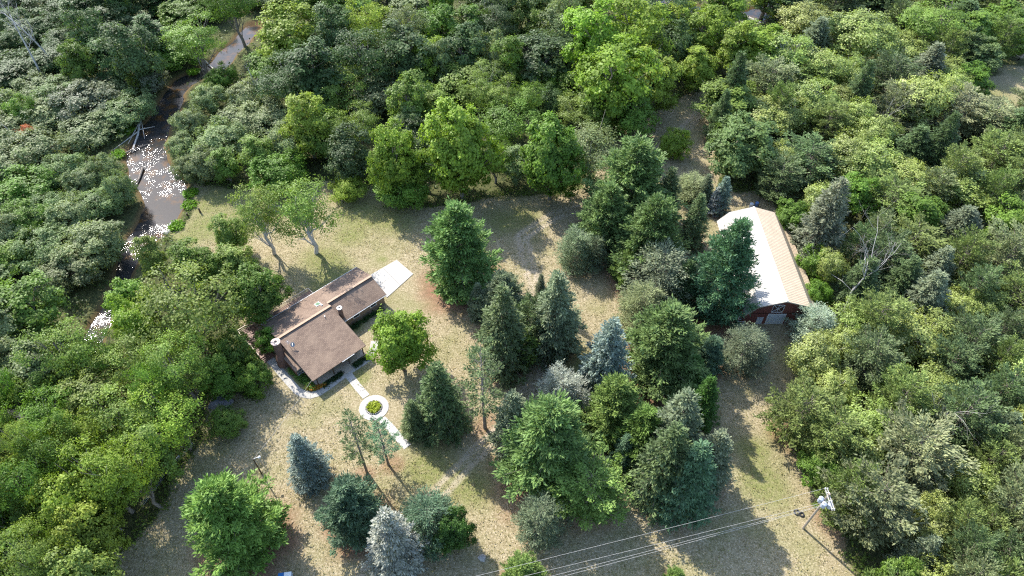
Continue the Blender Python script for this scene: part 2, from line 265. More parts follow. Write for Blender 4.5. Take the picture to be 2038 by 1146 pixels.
('alder',-104.8,131.3,5.0,6.9,'G','grey-green alder bush a little way above the narrow stretch of river','alder bushes beside the river'),
('broad',-117.4,182.5,7.9,16.1,'K','large very dark green leafy tree just above left of the moss-green snag','leafy trees in the far left woods'),
('alder',-108.2,218.1,8.5,7.5,'N','large fresh green alder bush above the upper river bend','alder bushes in the far left woods'),
('broad',-13.8,179.6,8.1,18.4,'K','large very dark green leafy tree below left of the middle of the top edge','leafy trees in the woods behind the lawn'),
('alder',10.9,163.4,5.0,9.3,'K','very dark green alder bush above the deep green maple','alder bushes in the woods behind the lawn'),
('poplar',65.5,45.3,2.7,12.6,'Y','small yellow-green poplar below the grey-tinted pine','silver-leaved poplar trees in the lower right woods'),
('broad',-20.7,159.9,5.4,11.6,'A','olive green leafy tree above left of the big pale maple','leafy trees in the woods behind the lawn'),
('rpine',121.1,207.1,4.6,12.4,'S','deep green tufted pine just above right of the largest silver-leaved poplar','tufted pines in the woods behind the barn'),
('rpine',137.8,223.7,8.5,13.2,'R','large yellowish green tufted pine just above the dark-branched tree','tufted pines in the woods behind the barn'),
('spruce',91.6,193.6,6.5,13.8,'SG','large pale grey-green spruce left of the largest silver-leaved poplar','spruces in the woods behind the barn'),
('rpine',88.8,56.7,5.2,11.8,'RG','pale green tufted pine a little way right of the grey-tinted pine','tufted pines in the lower right woods'),
('poplar',92.7,206.2,9.0,12.4,'Y','large yellow-green poplar left of the largest silver-leaved poplar','silver-leaved poplar trees in the woods behind the barn'),
('rpine',69.0,43.2,3.4,11.2,'R','small yellowish green tufted pine below right of the grey-tinted pine','tufted pines in the lower right woods'),
('airy',-78.4,45.4,3.6,17.3,'A','small olive green open-crowned tree above the bottom left corner','open-crowned trees in the lower left woods'),
('rpine',76.7,41.9,3.3,11.9,'RG','small pale green tufted pine above the bottom right corner','tufted pines in the lower right woods'),
('alder',-118.0,164.8,9.1,8.8,'W','large pale silvery green alder bush below left of the moss-green snag','alder bushes beside the river'),
('alder',-108.9,121.1,5.1,7.4,'G','grey-green alder bush below the orange-leaved bush','alder bushes beside the river'),
('airy',-90.3,63.7,4.4,16.6,'A','olive green open-crowned tree just left of the lowest bend of the river','open-crowned trees in the lower left woods'),
('rpine',127.6,185.4,5.1,13.9,'R','yellowish green tufted pine just below right of the dark-branched tree','tufted pines in the woods behind the barn'),
('poplar',74.2,155.9,6.0,10.9,'Y','yellow-green poplar below right of the tall pointed spruce','silver-leaved poplar trees in the woods behind the barn'),
('spruce',61.5,39.1,3.0,12.7,'SG','small pale grey-green spruce below right of the pine behind the utility pole','spruces in the lower right woods'),
('poplar',93.6,145.0,5.7,12.7,'Y','yellow-green poplar a little way above right of the large pale spruce','silver-leaved poplar trees in the woods behind the barn'),
('airy',-73.7,73.1,3.9,15.2,'N','small fresh green open-crowned tree just right of the glinting lower river bend','open-crowned trees left of the house'),
('broad',-63.9,211.9,8.1,21.4,'A','large olive green leafy tree above left of the drooping tree','leafy trees in the woods behind the lawn'),
('airy',-5.4,196.1,7.3,17.7,'K','large very dark green open-crowned tree just below left of the middle of the top edge','open-crowned trees in the woods behind the lawn'),
('alder',-5.4,179.1,6.3,16.4,'G','large grey-green alder bush below the middle of the top edge','alder bushes in the woods behind the lawn'),
('airy',-85.7,58.8,3.7,15.6,'A','small olive green open-crowned tree just below left of the lowest bend of the river','open-crowned trees in the lower left woods'),
('poplar',66.0,42.8,4.3,10.3,'Y','yellow-green poplar right of the pine behind the utility pole','silver-leaved poplar trees in the lower right woods'),
('airy',-61.6,166.8,8.0,14.9,'K','large very dark green open-crowned tree just above left of the tall narrow tree','open-crowned trees in the woods behind the lawn'),
('poplar',94.5,87.6,4.6,10.1,'Y','yellow-green poplar below left of the middle of the right edge','silver-leaved poplar trees in the woods right of the barn'),
('airy',-71.9,52.2,4.5,19.0,'N','fresh green open-crowned tree below right of the lowest bend of the river','open-crowned trees in the lower left woods'),
('broad',84.2,222.3,9.5,18.2,'B','large light green leafy tree a little way above the tall pointed spruce','leafy trees in the woods behind the barn'),
('rpine',69.7,34.1,4.2,12.3,'R','small yellowish green tufted pine just left of the bottom right corner','tufted pines in the lower right woods'),
('rpine',83.0,152.0,5.9,11.1,'R','yellowish green tufted pine a little way below the largest silver-leaved poplar','tufted pines in the woods behind the barn'),
('poplar',87.7,133.4,7.5,12.7,'Y','large yellow-green poplar above right of the large pale spruce','silver-leaved poplar trees in the woods behind the barn'),
('poplar',58.2,55.7,5.5,11.3,'Y','yellow-green poplar just right of the bright green bush','silver-leaved poplar trees in the lower right woods'),
('broad',-74.0,43.6,2.8,14.5,'A','small olive green leafy tree above right of the bottom left corner','leafy trees in the lower left woods'),
('alder',-48.0,188.3,5.3,14.3,'K','very dark green alder bush just below left of the drooping tree','alder bushes in the woods behind the lawn'),
('alder',-95.3,101.8,6.6,7.0,'G','large grey-green alder bush left of the narrow stretch of river','alder bushes beside the river'),
('spruce',99.2,138.8,6.8,13.6,'S','large deep green spruce a little way below left of the bush beside the grassy opening','spruces in the woods behind the barn'),
('spruce',-117.2,222.6,9.0,12.5,'K','large very dark green spruce a little way above left of the upper river bend','spruces in the far left woods'),
('alder',-154.8,206.2,7.4,6.0,'K','large very dark green alder bush just above left of the two dead grey snags','alder bushes in the far left woods'),
('rpine',110.4,120.9,4.5,13.7,'R','yellowish green tufted pine a little way below the small grassy opening','tufted pines in the woods right of the barn'),
('broad',-93.4,74.0,4.7,15.6,'G','grey-green leafy tree above left of the lowest bend of the river','leafy trees left of the house'),
('alder',18.9,173.8,9.2,10.9,'N','large fresh green alder bush just left of the lime green group','alder bushes in the woods behind the lawn'),
('rpine',65.5,34.2,3.8,13.9,'RG','small pale green tufted pine left of the bottom right corner','tufted pines in the lower right woods'),
('rpine',67.1,38.4,3.6,13.9,'S','small deep green tufted pine left of the bottom right corner','tufted pines in the lower right woods'),
('alder',-108.6,106.6,6.0,6.6,'N','fresh green alder bush just above right of the middle of the left edge','alder bushes beside the river'),
('broad',-53.9,167.6,9.7,20.9,'K','large very dark green leafy tree above the tall narrow tree','leafy trees in the woods behind the lawn'),
('airy',18.6,135.2,8.5,15.1,'G','large grey-green open-crowned tree just right of the deep green maple','open-crowned trees in the woods behind the lawn'),
('rpine',142.6,161.5,6.1,11.1,'RG','pale green tufted pine right of the small grassy opening','tufted pines in the woods behind the barn'),
('airy',-69.7,41.0,3.6,16.0,'B','small light green open-crowned tree above right of the bottom left corner','open-crowned trees in the lower left woods'),
('rpine',87.6,79.1,6.1,11.3,'S','large deep green tufted pine below left of the middle of the right edge','tufted pines in the woods right of the barn'),
('alder',-65.4,158.2,7.8,7.4,'G','large grey-green alder bush just left of the tall narrow tree','alder bushes beside the river'),
('airy',-38.0,145.5,5.5,14.9,'A','olive green open-crowned tree just above left of the rounded light green maple','open-crowned trees in the woods behind the lawn'),
('rpine',135.7,190.7,6.6,10.7,'S','large deep green tufted pine just above the bush beside the grassy opening','tufted pines in the woods behind the barn'),
('broad',71.0,183.9,8.7,18.2,'B','large light green leafy tree just above right of the tall pointed spruce','leafy trees in the woods behind the barn'),
('broad',-125.4,210.6,4.5,21.4,'K','very dark green leafy tree a little way above right of the two dead grey snags','leafy trees in the far left woods'),
('rpine',75.6,106.4,3.8,10.1,'S','small deep green tufted pine just below right of the large pale spruce','tufted pines in the woods right of the barn'),
('rpine',102.7,91.0,6.7,10.2,'R','large yellowish green tufted pine just below left of the middle of the right edge','tufted pines in the woods right of the barn'),
('spruce',142.5,207.6,9.9,12.5,'S','large deep green spruce just right of the dark-branched tree','spruces in the woods behind the barn'),
('alder',-75.3,146.5,7.4,8.8,'G','large grey-green alder bush right of the river rapids','alder bushes beside the river'),
('broad',-123.7,188.7,5.6,20.3,'K','very dark green leafy tree right of the two dead grey snags','leafy trees in the far left woods'),
('rpine',93.1,91.6,4.4,12.4,'S','deep green tufted pine left of the middle of the right edge','tufted pines in the woods right of the barn'),
('alder',-139.4,189.6,8.6,6.0,'K','large very dark green alder bush just below right of the two dead grey snags','alder bushes in the far left woods'),
('rpine',73.4,43.4,4.1,10.4,'R','small yellowish green tufted pine a little way below right of the grey-tinted pine','tufted pines in the lower right woods'),
('poplar',94.8,129.3,6.0,11.6,'Y','yellow-green poplar above right of the large pale spruce','silver-leaved poplar trees in the woods right of the barn'),
('poplar',68.2,156.1,7.7,10.9,'Y','large yellow-green poplar below right of the tall pointed spruce','silver-leaved poplar trees in the woods behind the barn'),
('poplar',90.2,163.6,5.3,10.1,'Y','yellow-green poplar a little way above the large pale spruce','silver-leaved poplar trees in the woods behind the barn'),
('broad',-63.9,45.5,2.8,15.7,'B','small light green leafy tree below left of the small wire fence','leafy trees in the lower left woods'),
('airy',-64.5,59.9,5.8,16.7,'A','olive green open-crowned tree above left of the small wire fence','open-crowned trees in the lower left woods'),
('poplar',81.2,160.8,7.8,12.5,'Y','large yellow-green poplar a little way right of the grassy back lane','silver-leaved poplar trees in the woods behind the barn'),
('airy',-14.0,221.0,8.2,16.3,'D','large mid green open-crowned tree left of the middle of the top edge','open-crowned trees in the woods behind the lawn'),
('airy',-61.0,65.2,3.3,19.7,'N','small fresh green open-crowned tree left of the tarp-covered heap','open-crowned trees left of the house'),
('broad',-126.1,218.5,7.3,15.6,'K','large very dark green leafy tree above the moss-green snag','leafy trees in the far left woods'),
('rpine',86.8,106.1,7.3,10.5,'R','large yellowish green tufted pine above right of the bare dead tree','tufted pines in the woods right of the barn'),
('alder',-172.3,231.5,6.6,6.0,'K','large very dark green alder bush just above right of the top left corner','alder bushes in the far left woods'),
('poplar',56.5,75.5,5.5,12.6,'Y','yellow-green poplar just below the silvery bush','silver-leaved poplar trees in the lower right woods'),
('airy',-77.0,53.4,2.5,20.6,'A','small olive green open-crowned tree just below the lowest bend of the river','open-crowned trees in the lower left woods'),
('alder',-163.9,214.4,5.7,6.0,'K','very dark green alder bush just below right of the top left corner','alder bushes in the far left woods'),
('broad',-82.5,65.8,4.1,14.6,'N','small fresh green leafy tree just above right of the lowest bend of the river','leafy trees in the lower left woods'),
('alder',-161.6,198.8,6.6,6.0,'K','large very dark green alder bush just below the top left corner','alder bushes in the far left woods'),
('broad',-69.0,79.6,4.5,16.5,'M','lime green leafy tree left of the forked locust','leafy trees left of the house'),
('broad',-122.8,176.6,5.1,17.3,'D','mid green leafy tree just below right of the two dead grey snags','leafy trees in the far left woods'),
('broad',156.1,193.8,5.5,13.0,'N','fresh green leafy tree just below the top right corner','leafy trees in the woods behind the barn'),
('rpine',147.1,192.2,5.9,13.7,'R','yellowish green tufted pine below left of the top right corner','tufted pines in the woods behind the barn'),
('rpine',104.7,128.4,5.3,13.8,'R','yellowish green tufted pine a little way below left of the small grassy opening','tufted pines in the woods right of the barn'),
('broad',-105.6,175.8,7.7,22.0,'K','large very dark green leafy tree just above the moss-green snag','leafy trees in the far left woods'),
('poplar',125.9,177.5,7.3,10.2,'Y','large yellow-green poplar just left of the bush beside the grassy opening','silver-leaved poplar trees in the woods behind the barn'),
('spruce',82.6,89.8,5.6,14.8,'SG','pale grey-green spruce right of the bare dead tree','spruces in the woods right of the barn'),
('rpine',54.3,58.7,5.4,12.4,'R','yellowish green tufted pine just above the bright green bush','tufted pines in the lower right woods'),
('broad',-30.2,177.2,10.0,20.5,'K','large very dark green leafy tree just below right of the drooping tree','leafy trees in the woods behind the lawn'),
('airy',-59.0,49.5,4.4,18.8,'B','light green open-crowned tree just left of the small wire fence','open-crowned trees in the lower left woods'),
('airy',-39.9,172.5,8.8,20.6,'K','large very dark green open-crowned tree just below the drooping tree','open-crowned trees in the woods behind the lawn'),
('alder',4.8,206.4,8.0,12.4,'D','large mid green alder bush just below right of the middle of the top edge','alder bushes in the woods behind the lawn'),
('airy',-47.3,167.1,7.7,12.9,'A','large olive green open-crowned tree above right of the tall narrow tree','open-crowned trees in the woods behind the lawn'),
('broad',-39.6,135.3,6.4,15.3,'K','large very dark green leafy tree left of the rounded light green maple','leafy trees in the woods behind the lawn'),
('alder',-99.6,220.5,5.4,8.0,'N','fresh green alder bush above the upper river bend','alder bushes in the far left woods'),
('alder',-91.4,107.5,7.2,9.2,'G','large grey-green alder bush above left of the narrow stretch of river','alder bushes beside the river'),
('broad',56.5,35.8,2.3,13.0,'N','small fresh green leafy tree below the pine behind the utility pole','leafy trees in the lower right woods'),
('airy',17.9,155.2,6.1,11.6,'A','olive green open-crowned tree above right of the deep green maple','open-crowned trees in the woods behind the lawn'),
('rpine',66.1,74.8,5.7,12.1,'S','deep green tufted pine below right of the silvery bush','tufted pines in the lower right woods'),
('rpine',54.4,32.9,4.0,11.5,'R','small yellowish green tufted pine a little way below the pine behind the utility pole','tufted pines in the lower right woods'),
('alder',-127.3,159.6,7.9,6.9,'G','large grey-green alder bush just above the orange-leaved bush','alder bushes beside the river'),
('alder',-122.5,122.5,6.0,7.4,'G','grey-green alder bush below left of the orange-leaved bush','alder bushes beside the river'),
('rpine',94.7,82.1,3.4,10.8,'S','small deep green tufted pine below left of the middle of the right edge','tufted pines in the woods right of the barn'),
('rpine',97.9,195.4,5.9,11.6,'S','deep green tufted pine just left of the largest silver-leaved poplar','tufted pines in the woods behind the barn'),
('broad',-63.3,41.1,4.2,18.1,'B','small light green leafy tree a little way below left of the small wire fence','leafy trees in the lower left woods'),
('alder',-116.9,125.3,8.5,8.5,'N','large fresh green alder bush below the orange-leaved bush','alder bushes beside the river'),
('alder',-155.3,228.0,9.0,6.0,'K','large very dark green alder bush above the two dead grey snags','alder bushes in the far left woods'),
('airy',-57.9,68.8,5.3,19.9,'A','olive green open-crowned tree below the forked locust','open-crowned trees left of the house'),
('rpine',106.2,171.4,8.1,12.8,'S','large deep green tufted pine below right of the largest silver-leaved poplar','tufted pines in the woods behind the barn'),
('rpine',51.0,63.6,6.2,11.4,'R','large yellowish green tufted pine above the bright green bush','tufted pines in the lower right woods'),
('airy',-85.3,50.3,5.8,14.5,'B','light green open-crowned tree below left of the lowest bend of the river','open-crowned trees in the lower left woods'),
('poplar',107.2,124.3,8.3,11.6,'Y','large yellow-green poplar a little way below the small grassy opening','silver-leaved poplar trees in the woods right of the barn'),
('poplar',88.7,61.7,3.4,11.8,'Y','small yellow-green poplar a little way above right of the grey-tinted pine','silver-leaved poplar trees in the lower right woods'),
('alder',-179.7,229.8,9.1,6.0,'K','large very dark green alder bush just left of the top left corner','alder bushes in the far left woods'),
('airy',-5.1,170.6,5.7,13.7,'A','olive green open-crowned tree above right of the big pale maple','open-crowned trees in the woods behind the lawn'),
('broad',-60.4,33.6,4.9,19.8,'A','olive green leafy tree right of the bottom left corner','leafy trees in the lower left woods'),
('alder',-113.0,173.8,8.2,6.2,'G','large grey-green alder bush just below left of the moss-green snag','alder bushes in the far left woods'),
('spruce',83.7,60.0,3.8,12.2,'SG','small pale grey-green spruce above right of the grey-tinted pine','spruces in the lower right woods'),
('airy',-4.2,134.8,5.0,11.2,'N','fresh green open-crowned tree below right of the big pale maple','open-crowned trees in the woods behind the lawn'),
('broad',6.1,214.3,4.5,19.8,'G','grey-green leafy tree just right of the middle of the top edge','leafy trees in the woods behind the lawn'),
('spruce',-128.6,207.6,4.5,16.3,'K','very dark green spruce above right of the two dead grey snags','spruces in the far left woods'),
('rpine',120.1,156.6,8.8,10.5,'RG','large pale green tufted pine just below left of the small grassy opening','tufted pines in the woods behind the barn'),
('rpine',117.2,112.7,6.1,13.3,'RG','large pale green tufted pine above the middle of the right edge','tufted pines in the woods right of the barn'),
('broad',-49.2,205.9,7.7,16.6,'N','large fresh green leafy tree just above left of the drooping tree','leafy trees in the woods behind the lawn'),
('spruce',-137.6,219.1,6.3,16.6,'K','large very dark green spruce above right of the two dead grey snags','spruces in the far left woods'),
('broad',-21.7,207.7,4.6,21.9,'N','fresh green leafy tree left of the middle of the top edge','leafy trees in the woods behind the lawn'),
('poplar',96.4,169.8,4.9,10.9,'Y','rightmost yellow-green poplar below the largest silver-leaved poplar','silver-leaved poplar trees in the woods behind the barn'),
('rpine',64.6,58.3,5.3,10.3,'S','deep green tufted pine above left of the grey-tinted pine','tufted pines in the lower right woods'),
('alder',-25.5,173.3,6.2,8.9,'D','large mid green alder bush above left of the big pale maple','alder bushes in the woods behind the lawn'),
('rpine',79.4,108.5,3.7,12.2,'RG','small pale green tufted pine just below right of the large pale spruce','tufted pines in the woods right of the barn'),
('alder',-93.7,126.2,4.1,9.2,'G','small grey-green alder bush left of the wide pool of the river','alder bushes beside the river'),
('rpine',73.7,32.7,4.4,14.0,'RG','pale green tufted pine just below the bottom right corner','tufted pines in the lower right woods'),
('alder',-132.6,158.5,4.6,8.8,'N','fresh green alder bush just above left of the orange-leaved bush','alder bushes beside the river'),
('broad',-125.2,202.2,7.2,14.2,'K','large very dark green leafy tree above left of the moss-green snag','leafy trees in the far left woods'),
('alder',-75.6,135.6,4.6,9.1,'G','grey-green alder bush just above the riverbank lawn','alder bushes beside the river'),
('alder',-73.9,167.4,5.9,8.0,'G','grey-green alder bush below right of the upper river bend','alder bushes in the far left woods'),
('broad',-27.4,150.5,4.0,11.7,'G','small grey-green leafy tree just above the rounded light green maple','leafy trees in the woods behind the lawn'),
('poplar',165.3,213.2,6.1,13.5,'Y','yellow-green poplar just below right of the top right corner','silver-leaved poplar trees in the woods behind the barn'),
('alder',-136.6,147.9,9.0,8.6,'G','large grey-green alder bush left of the orange-leaved bush','alder bushes beside the river'),
('broad',-11.3,169.2,9.4,12.9,'A','large olive green leafy tree above the big pale maple','leafy trees in the woods behind the lawn'),
('spruce',71.3,94.2,5.0,14.1,'S','deep green spruce just above right of the bare dead tree','spruces in the woods right of the barn'),
('rpine',78.3,45.6,5.6,13.9,'RG','pale green tufted pine above the bottom right corner','tufted pines in the lower right woods'),
('airy',-63.6,48.7,5.4,19.3,'B','light green open-crowned tree left of the small wire fence','open-crowned trees in the lower left woods'),
('rpine',79.4,54.2,4.5,10.8,'R','yellowish green tufted pine right of the grey-tinted pine','tufted pines in the lower right woods'),
('alder',-57.5,144.0,5.8,10.0,'G','grey-green alder bush just below left of the tall narrow tree','alder bushes in the woods behind the lawn'),
('rpine',83.3,175.0,9.1,10.7,'R','large yellowish green tufted pine right of the tall pointed spruce','tufted pines in the woods behind the barn'),
('broad',152.9,205.0,9.5,13.0,'N','large fresh green leafy tree just below left of the top right corner','leafy trees in the woods behind the barn'),
('poplar',94.6,174.6,5.9,12.5,'Y','yellow-green poplar below left of the largest silver-leaved poplar','silver-leaved poplar trees in the woods behind the barn'),
('alder',-81.8,233.5,9.4,6.5,'G','large grey-green alder bush a little way left of the drooping tree','alder bushes in the far left woods'),
('rpine',94.6,100.5,4.9,13.4,'R','yellowish green tufted pine above left of the middle of the right edge','tufted pines in the woods right of the barn'),
('broad',-85.2,70.7,5.9,15.6,'G','grey-green leafy tree just above the lowest bend of the river','leafy trees left of the house'),
('broad',-97.7,81.1,6.1,15.6,'G','large grey-green leafy tree just below the middle of the left edge','leafy trees left of the house'),
('alder',6.1,171.3,7.0,9.1,'N','large fresh green alder bush a little way left of the lime green group','alder bushes in the woods behind the lawn'),
('airy',-20.6,131.3,7.0,12.4,'N','large fresh green open-crowned tree just below right of the rounded light green maple','open-crowned trees in the woods behind the lawn'),
('broad',-77.4,41.1,4.2,19.2,'N','small fresh green leafy tree above the bottom left corner','leafy trees in the lower left woods'),
('spruce',119.0,177.4,6.8,14.4,'SG','large pale grey-green spruce just below the dark-branched tree','spruces in the woods behind the barn'),
('broad',-88.4,57.0,5.9,16.5,'N','fresh green leafy tree below left of the lowest bend of the river','leafy trees in the lower left woods'),
('rpine',73.0,38.6,3.4,11.0,'S','small deep green tufted pine just above left of the bottom right corner','tufted pines in the lower right woods'),
('alder',-57.6,134.1,7.3,8.7,'N','large fresh green alder bush just above left of the tall birch','alder bushes beside the river'),
('poplar',96.9,225.4,9.0,11.8,'Y','large yellow-green poplar above left of the largest silver-leaved poplar','silver-leaved poplar trees in the woods behind the barn'),
('rpine',99.6,125.4,4.8,10.2,'RG','pale green tufted pine a little way right of the large pale spruce','tufted pines in the woods right of the barn'),
('rpine',89.7,74.2,3.0,12.4,'R','small yellowish green tufted pine below the middle of the right edge','tufted pines in the lower right woods'),
('rpine',64.0,128.7,5.6,10.9,'S','deep green tufted pine just above the rounded bright bush','tufted pines in the woods right of the barn'),
('airy',55.8,218.2,7.3,17.3,'G','large grey-green open-crowned tree a little way above right of the lime green group','open-crowned trees in the woods behind the lawn'),
('alder',-100.6,135.2,3.8,7.7,'G','small grey-green alder bush above left of the wide pool of the river','alder bushes beside the river'),
('alder',-104.1,193.1,9.2,6.8,'N','large fresh green alder bush just above left of the upper river bend','alder bushes in the far left woods'),
('broad',-135.2,207.8,7.8,16.0,'K','large very dark green leafy tree above right of the two dead grey snags','leafy trees in the far left woods'),
('airy',-77.5,59.1,5.1,16.8,'N','fresh green open-crowned tree just below right of the lowest bend of the river','open-crowned trees in the lower left woods'),
('poplar',90.3,152.5,4.3,13.4,'Y','small yellow-green poplar a little way below the largest silver-leaved poplar','silver-leaved poplar trees in the woods behind the barn'),
('alder',-102.8,118.8,5.6,7.5,'G','leftmost grey-green alder bush below right of the orange-leaved bush','alder bushes beside the river'),
('broad',79.7,122.2,5.3,13.0,'N','fresh green leafy tree just above right of the large pale spruce','leafy trees in the woods right of the barn'),
('alder',-27.0,126.8,6.7,8.4,'N','large fresh green alder bush just below the rounded light green maple','alder bushes in the woods behind the lawn'),
('airy',-69.8,56.2,3.6,17.0,'B','small light green open-crowned tree below right of the lowest bend of the river','open-crowned trees in the lower left woods'),
('alder',-23.8,146.2,7.6,9.7,'K','large very dark green alder bush just above right of the rounded light green maple','alder bushes in the woods behind the lawn'),
('alder',-105.1,226.8,8.6,9.5,'G','large grey-green alder bush above the upper river bend','alder bushes in the far left woods'),
('airy',9.5,211.9,7.2,19.6,'G','large grey-green open-crowned tree just right of the middle of the top edge','open-crowned trees in the woods behind the lawn'),
('poplar',126.1,208.6,7.9,11.5,'Y','large yellow-green poplar just left of the dark-branched tree','silver-leaved poplar trees in the woods behind the barn'),
('alder',-52.8,162.5,8.2,9.0,'A','large olive green alder bush just above right of the tall narrow tree','alder bushes in the woods behind the lawn'),
]
LAWN=[(-63.79, 34.12), (-62.7, 43.42), (-58.5, 50.26), (-56.48, 61.65), (-58.13, 70.12), (-56.75, 73.5), (-47.52, 71.24), (-48.94, 77.01), (-52.46, 83.13), (-58.3, 89.64), (-59.22, 100.97), (-70.85, 110.29), (-79.37, 115.25), (-77.77, 123.09), (-80.4, 135.39), (-70.24, 133.03), (-57.67, 133.03), (-46.72, 135.0), (-33.8, 133.03), (-30.4, 125.83), (-19.41, 125.83), (-7.29, 128.62), (5.1, 130.52), (17.68, 132.45), (22.2, 141.49), (20.08, 147.89), (30.62, 159.27), (51.46, 175.59), (59.52, 175.59), (53.99, 147.89), (52.98, 133.42), (60.07, 131.48), (64.09, 127.68), (65.57, 124.0), (66.45, 95.16), (71.02, 89.64), (57.37, 81.88), (56.31, 74.66), (50.71, 64.74), (51.18, 56.73), (51.72, 51.16), (54.43, 45.08), (55.48, 34.12)]
OPENING=[(131.22, 170.37), (146.01, 188.04), (163.56, 196.93), (153.3, 176.92), (137.68, 162.88), (130.11, 161.67)]
RIVER=[(-85.96, 216.83, 2.68), (-87.55, 205.86, 2.91), (-89.52, 199.55, 3.17), (-90.87, 190.52, 3.09), (-95.4, 186.19, 3.04), (-98.15, 181.98, 3.0), (-98.91, 175.22, 3.23), (-98.03, 166.98, 3.71), (-98.37, 158.95, 4.3), (-97.73, 148.7, 4.81), (-93.37, 140.19, 5.18), (-88.31, 133.76, 5.31), (-84.6, 128.38, 5.19), (-84.55, 121.08, 4.56), (-85.68, 115.87, 3.76), (-86.81, 110.08, 2.52), (-85.86, 103.33, 2.0), (-84.9, 97.11, 1.95), (-85.35, 90.13, 2.1), (-85.27, 83.58, 2.24), (-85.94, 78.03, 2.37), (-88.99, 72.76, 2.12), (-92.4, 68.85, 1.89), (-97.99, 65.09, 1.85)]
RIVER_FAR=[(39.8, 260.25, 3.77), (48.36, 239.57, 3.93), (54.44, 232.66, 3.5), (65.71, 227.47, 2.41), (81.85, 222.78, 3.74), (95.0, 233.79, 3.51), (109.59, 260.25, 3.77)]
TRACK=[(-24.78, 35.6), (-18.67, 43.42), (-12.75, 51.61), (-6.61, 59.16), (-1.29, 64.74), (2.48, 71.24), (4.51, 77.01), (6.67, 83.13), (5.99, 95.16), (3.5, 107.1), (2.45, 115.25), (9.75, 122.2), (22.27, 127.68), (35.46, 143.59), (52.29, 164.1), (57.07, 174.27)]
GREENS=[(-72.5, 127.7, 9), (-62.4, 122.2, 8), (-72.2, 118.7, 8), (-56.5, 127.7, 8), (-76.5, 113.6, 6), (-41.7, 107.1, 7), (-36.0, 122.2, 8), (-28.5, 120.4, 7), (-37.3, 115.2, 6), (-39.4, 101.0, 7), (-40.5, 135.4, 8), (-14.4, 61.7, 6), (-14.9, 56.7, 5), (13.8, 77.0, 8), (-6.8, 52.1, 5), (43.1, 59.7, 4), (43.4, 53.9, 6), (-2.3, 120.4, 6), (2.5, 122.2, 6), (-29.5, 75.2, 3), (-40.6, 74.7, 2), (-28.8, 107.9, 2.5), (-33.1, 88.3, 3), (140.3, 174.3, 8), (-10.3, 53.9, 6), (-16.7, 66.9, 4), (-104.3, 156.9, 5), (49.2, 62.7, 4)]# ---------- helpers ----------
def tag(o,label=None,cat=None,group=None,kind=None):
    if label: o['label']=label
    if cat: o['category']=cat
    if group: o['group']=group
    if kind: o['kind']=kind
    return o
def link(o,parent=None):
    col.objects.link(o)
    if parent is not None: o.parent=parent
    return o
def empty(name,loc,rz=0,label=None,cat=None,group=None):
    o=bpy.data.objects.new(name,None); o.location=loc; o.rotation_euler=(0,0,rz); o.empty_display_size=.5
    link(o); return tag(o,label,cat,group)
class MB:
    def __init__(s): s.v=[]; s.f=[]
    def add(s,vs,fs):
        n=len(s.v); s.v+= [tuple(p) for p in vs]; s.f+=[tuple(i+n for i in f) for f in fs]; return s
    def box(s,x0,x1,y0,y1,z0,z1):
        return s.add([(x0,y0,z0),(x1,y0,z0),(x1,y1,z0),(x0,y1,z0),(x0,y0,z1),(x1,y0,z1),(x1,y1,z1),(x0,y1,z1)],
            [(0,3,2,1),(4,5,6,7),(0,1,5,4),(1,2,6,5),(2,3,7,6),(3,0,4,7)])
    def prism(s,poly,d):
        n=len(poly); d=Vector(d)
        a=[Vector(p) for p in poly]; b=[p+d for p in a]
        return s.add(a+b,[tuple(range(n-1,-1,-1)),tuple(range(n,2*n))]+[(i,(i+1)%n,n+(i+1)%n,n+i) for i in range(n)])
    def tube(s,pts,rads,k=6,cap=True):
        pts=[Vector(p) for p in pts]; vs=[]; n=len(pts)
        if not hasattr(rads,'__len__'): rads=[rads]*n
        up=Vector((0,0,1))
        for i,p in enumerate(pts):
            d=(pts[min(i+1,n-1)]-pts[max(i-1,0)]).normalized()
            a=d.cross(up if abs(d.z)<.95 else Vector((1,0,0))).normalized(); b=d.cross(a)
            for j in range(k):
                t=2*math.pi*j/k; vs.append(p+(a*math.cos(t)+b*math.sin(t))*rads[i])
        fs=[(i*k+j,i*k+(j+1)%k,(i+1)*k+(j+1)%k,(i+1)*k+j) for i in range(n-1) for j in range(k)]
        if cap: fs+=[tuple(range(k-1,-1,-1)),tuple(range((n-1)*k,n*k))]
        return s.add(vs,fs)
    def bar(s,a,b,w,h=None):
        h=h or w; a=Vector(a);b=Vector(b);d=(b-a).normalized()
        up=Vector((0,0,1)) if abs(d.z)<.95 else Vector((1,0,0))
        x=d.cross(up).normalized()*w/2; y=x.cross(d).normalized()*h/2
        return s.add([a-x-y,a+x-y,a+x+y,a-x+y,b-x-y,b+x-y,b+x+y,b-x+y],[(0,1,2,3),(7,6,5,4),(0,4,5,1),(1,5,6,2),(2,6,7,3),(3,7,4,0)])
    def mesh(s,name,mat,smooth=False):
        m=bpy.data.meshes.new(name); m.from_pydata(s.v,[],s.f); m.materials.append(mat); m.update()
        if smooth: m.polygons.foreach_set('use_smooth',[True]*len(m.polygons))
        return m
    def build(s,name,mat,parent=None,smooth=False):
        return link(bpy.data.objects.new(name,s.mesh(name,mat,smooth)),parent)

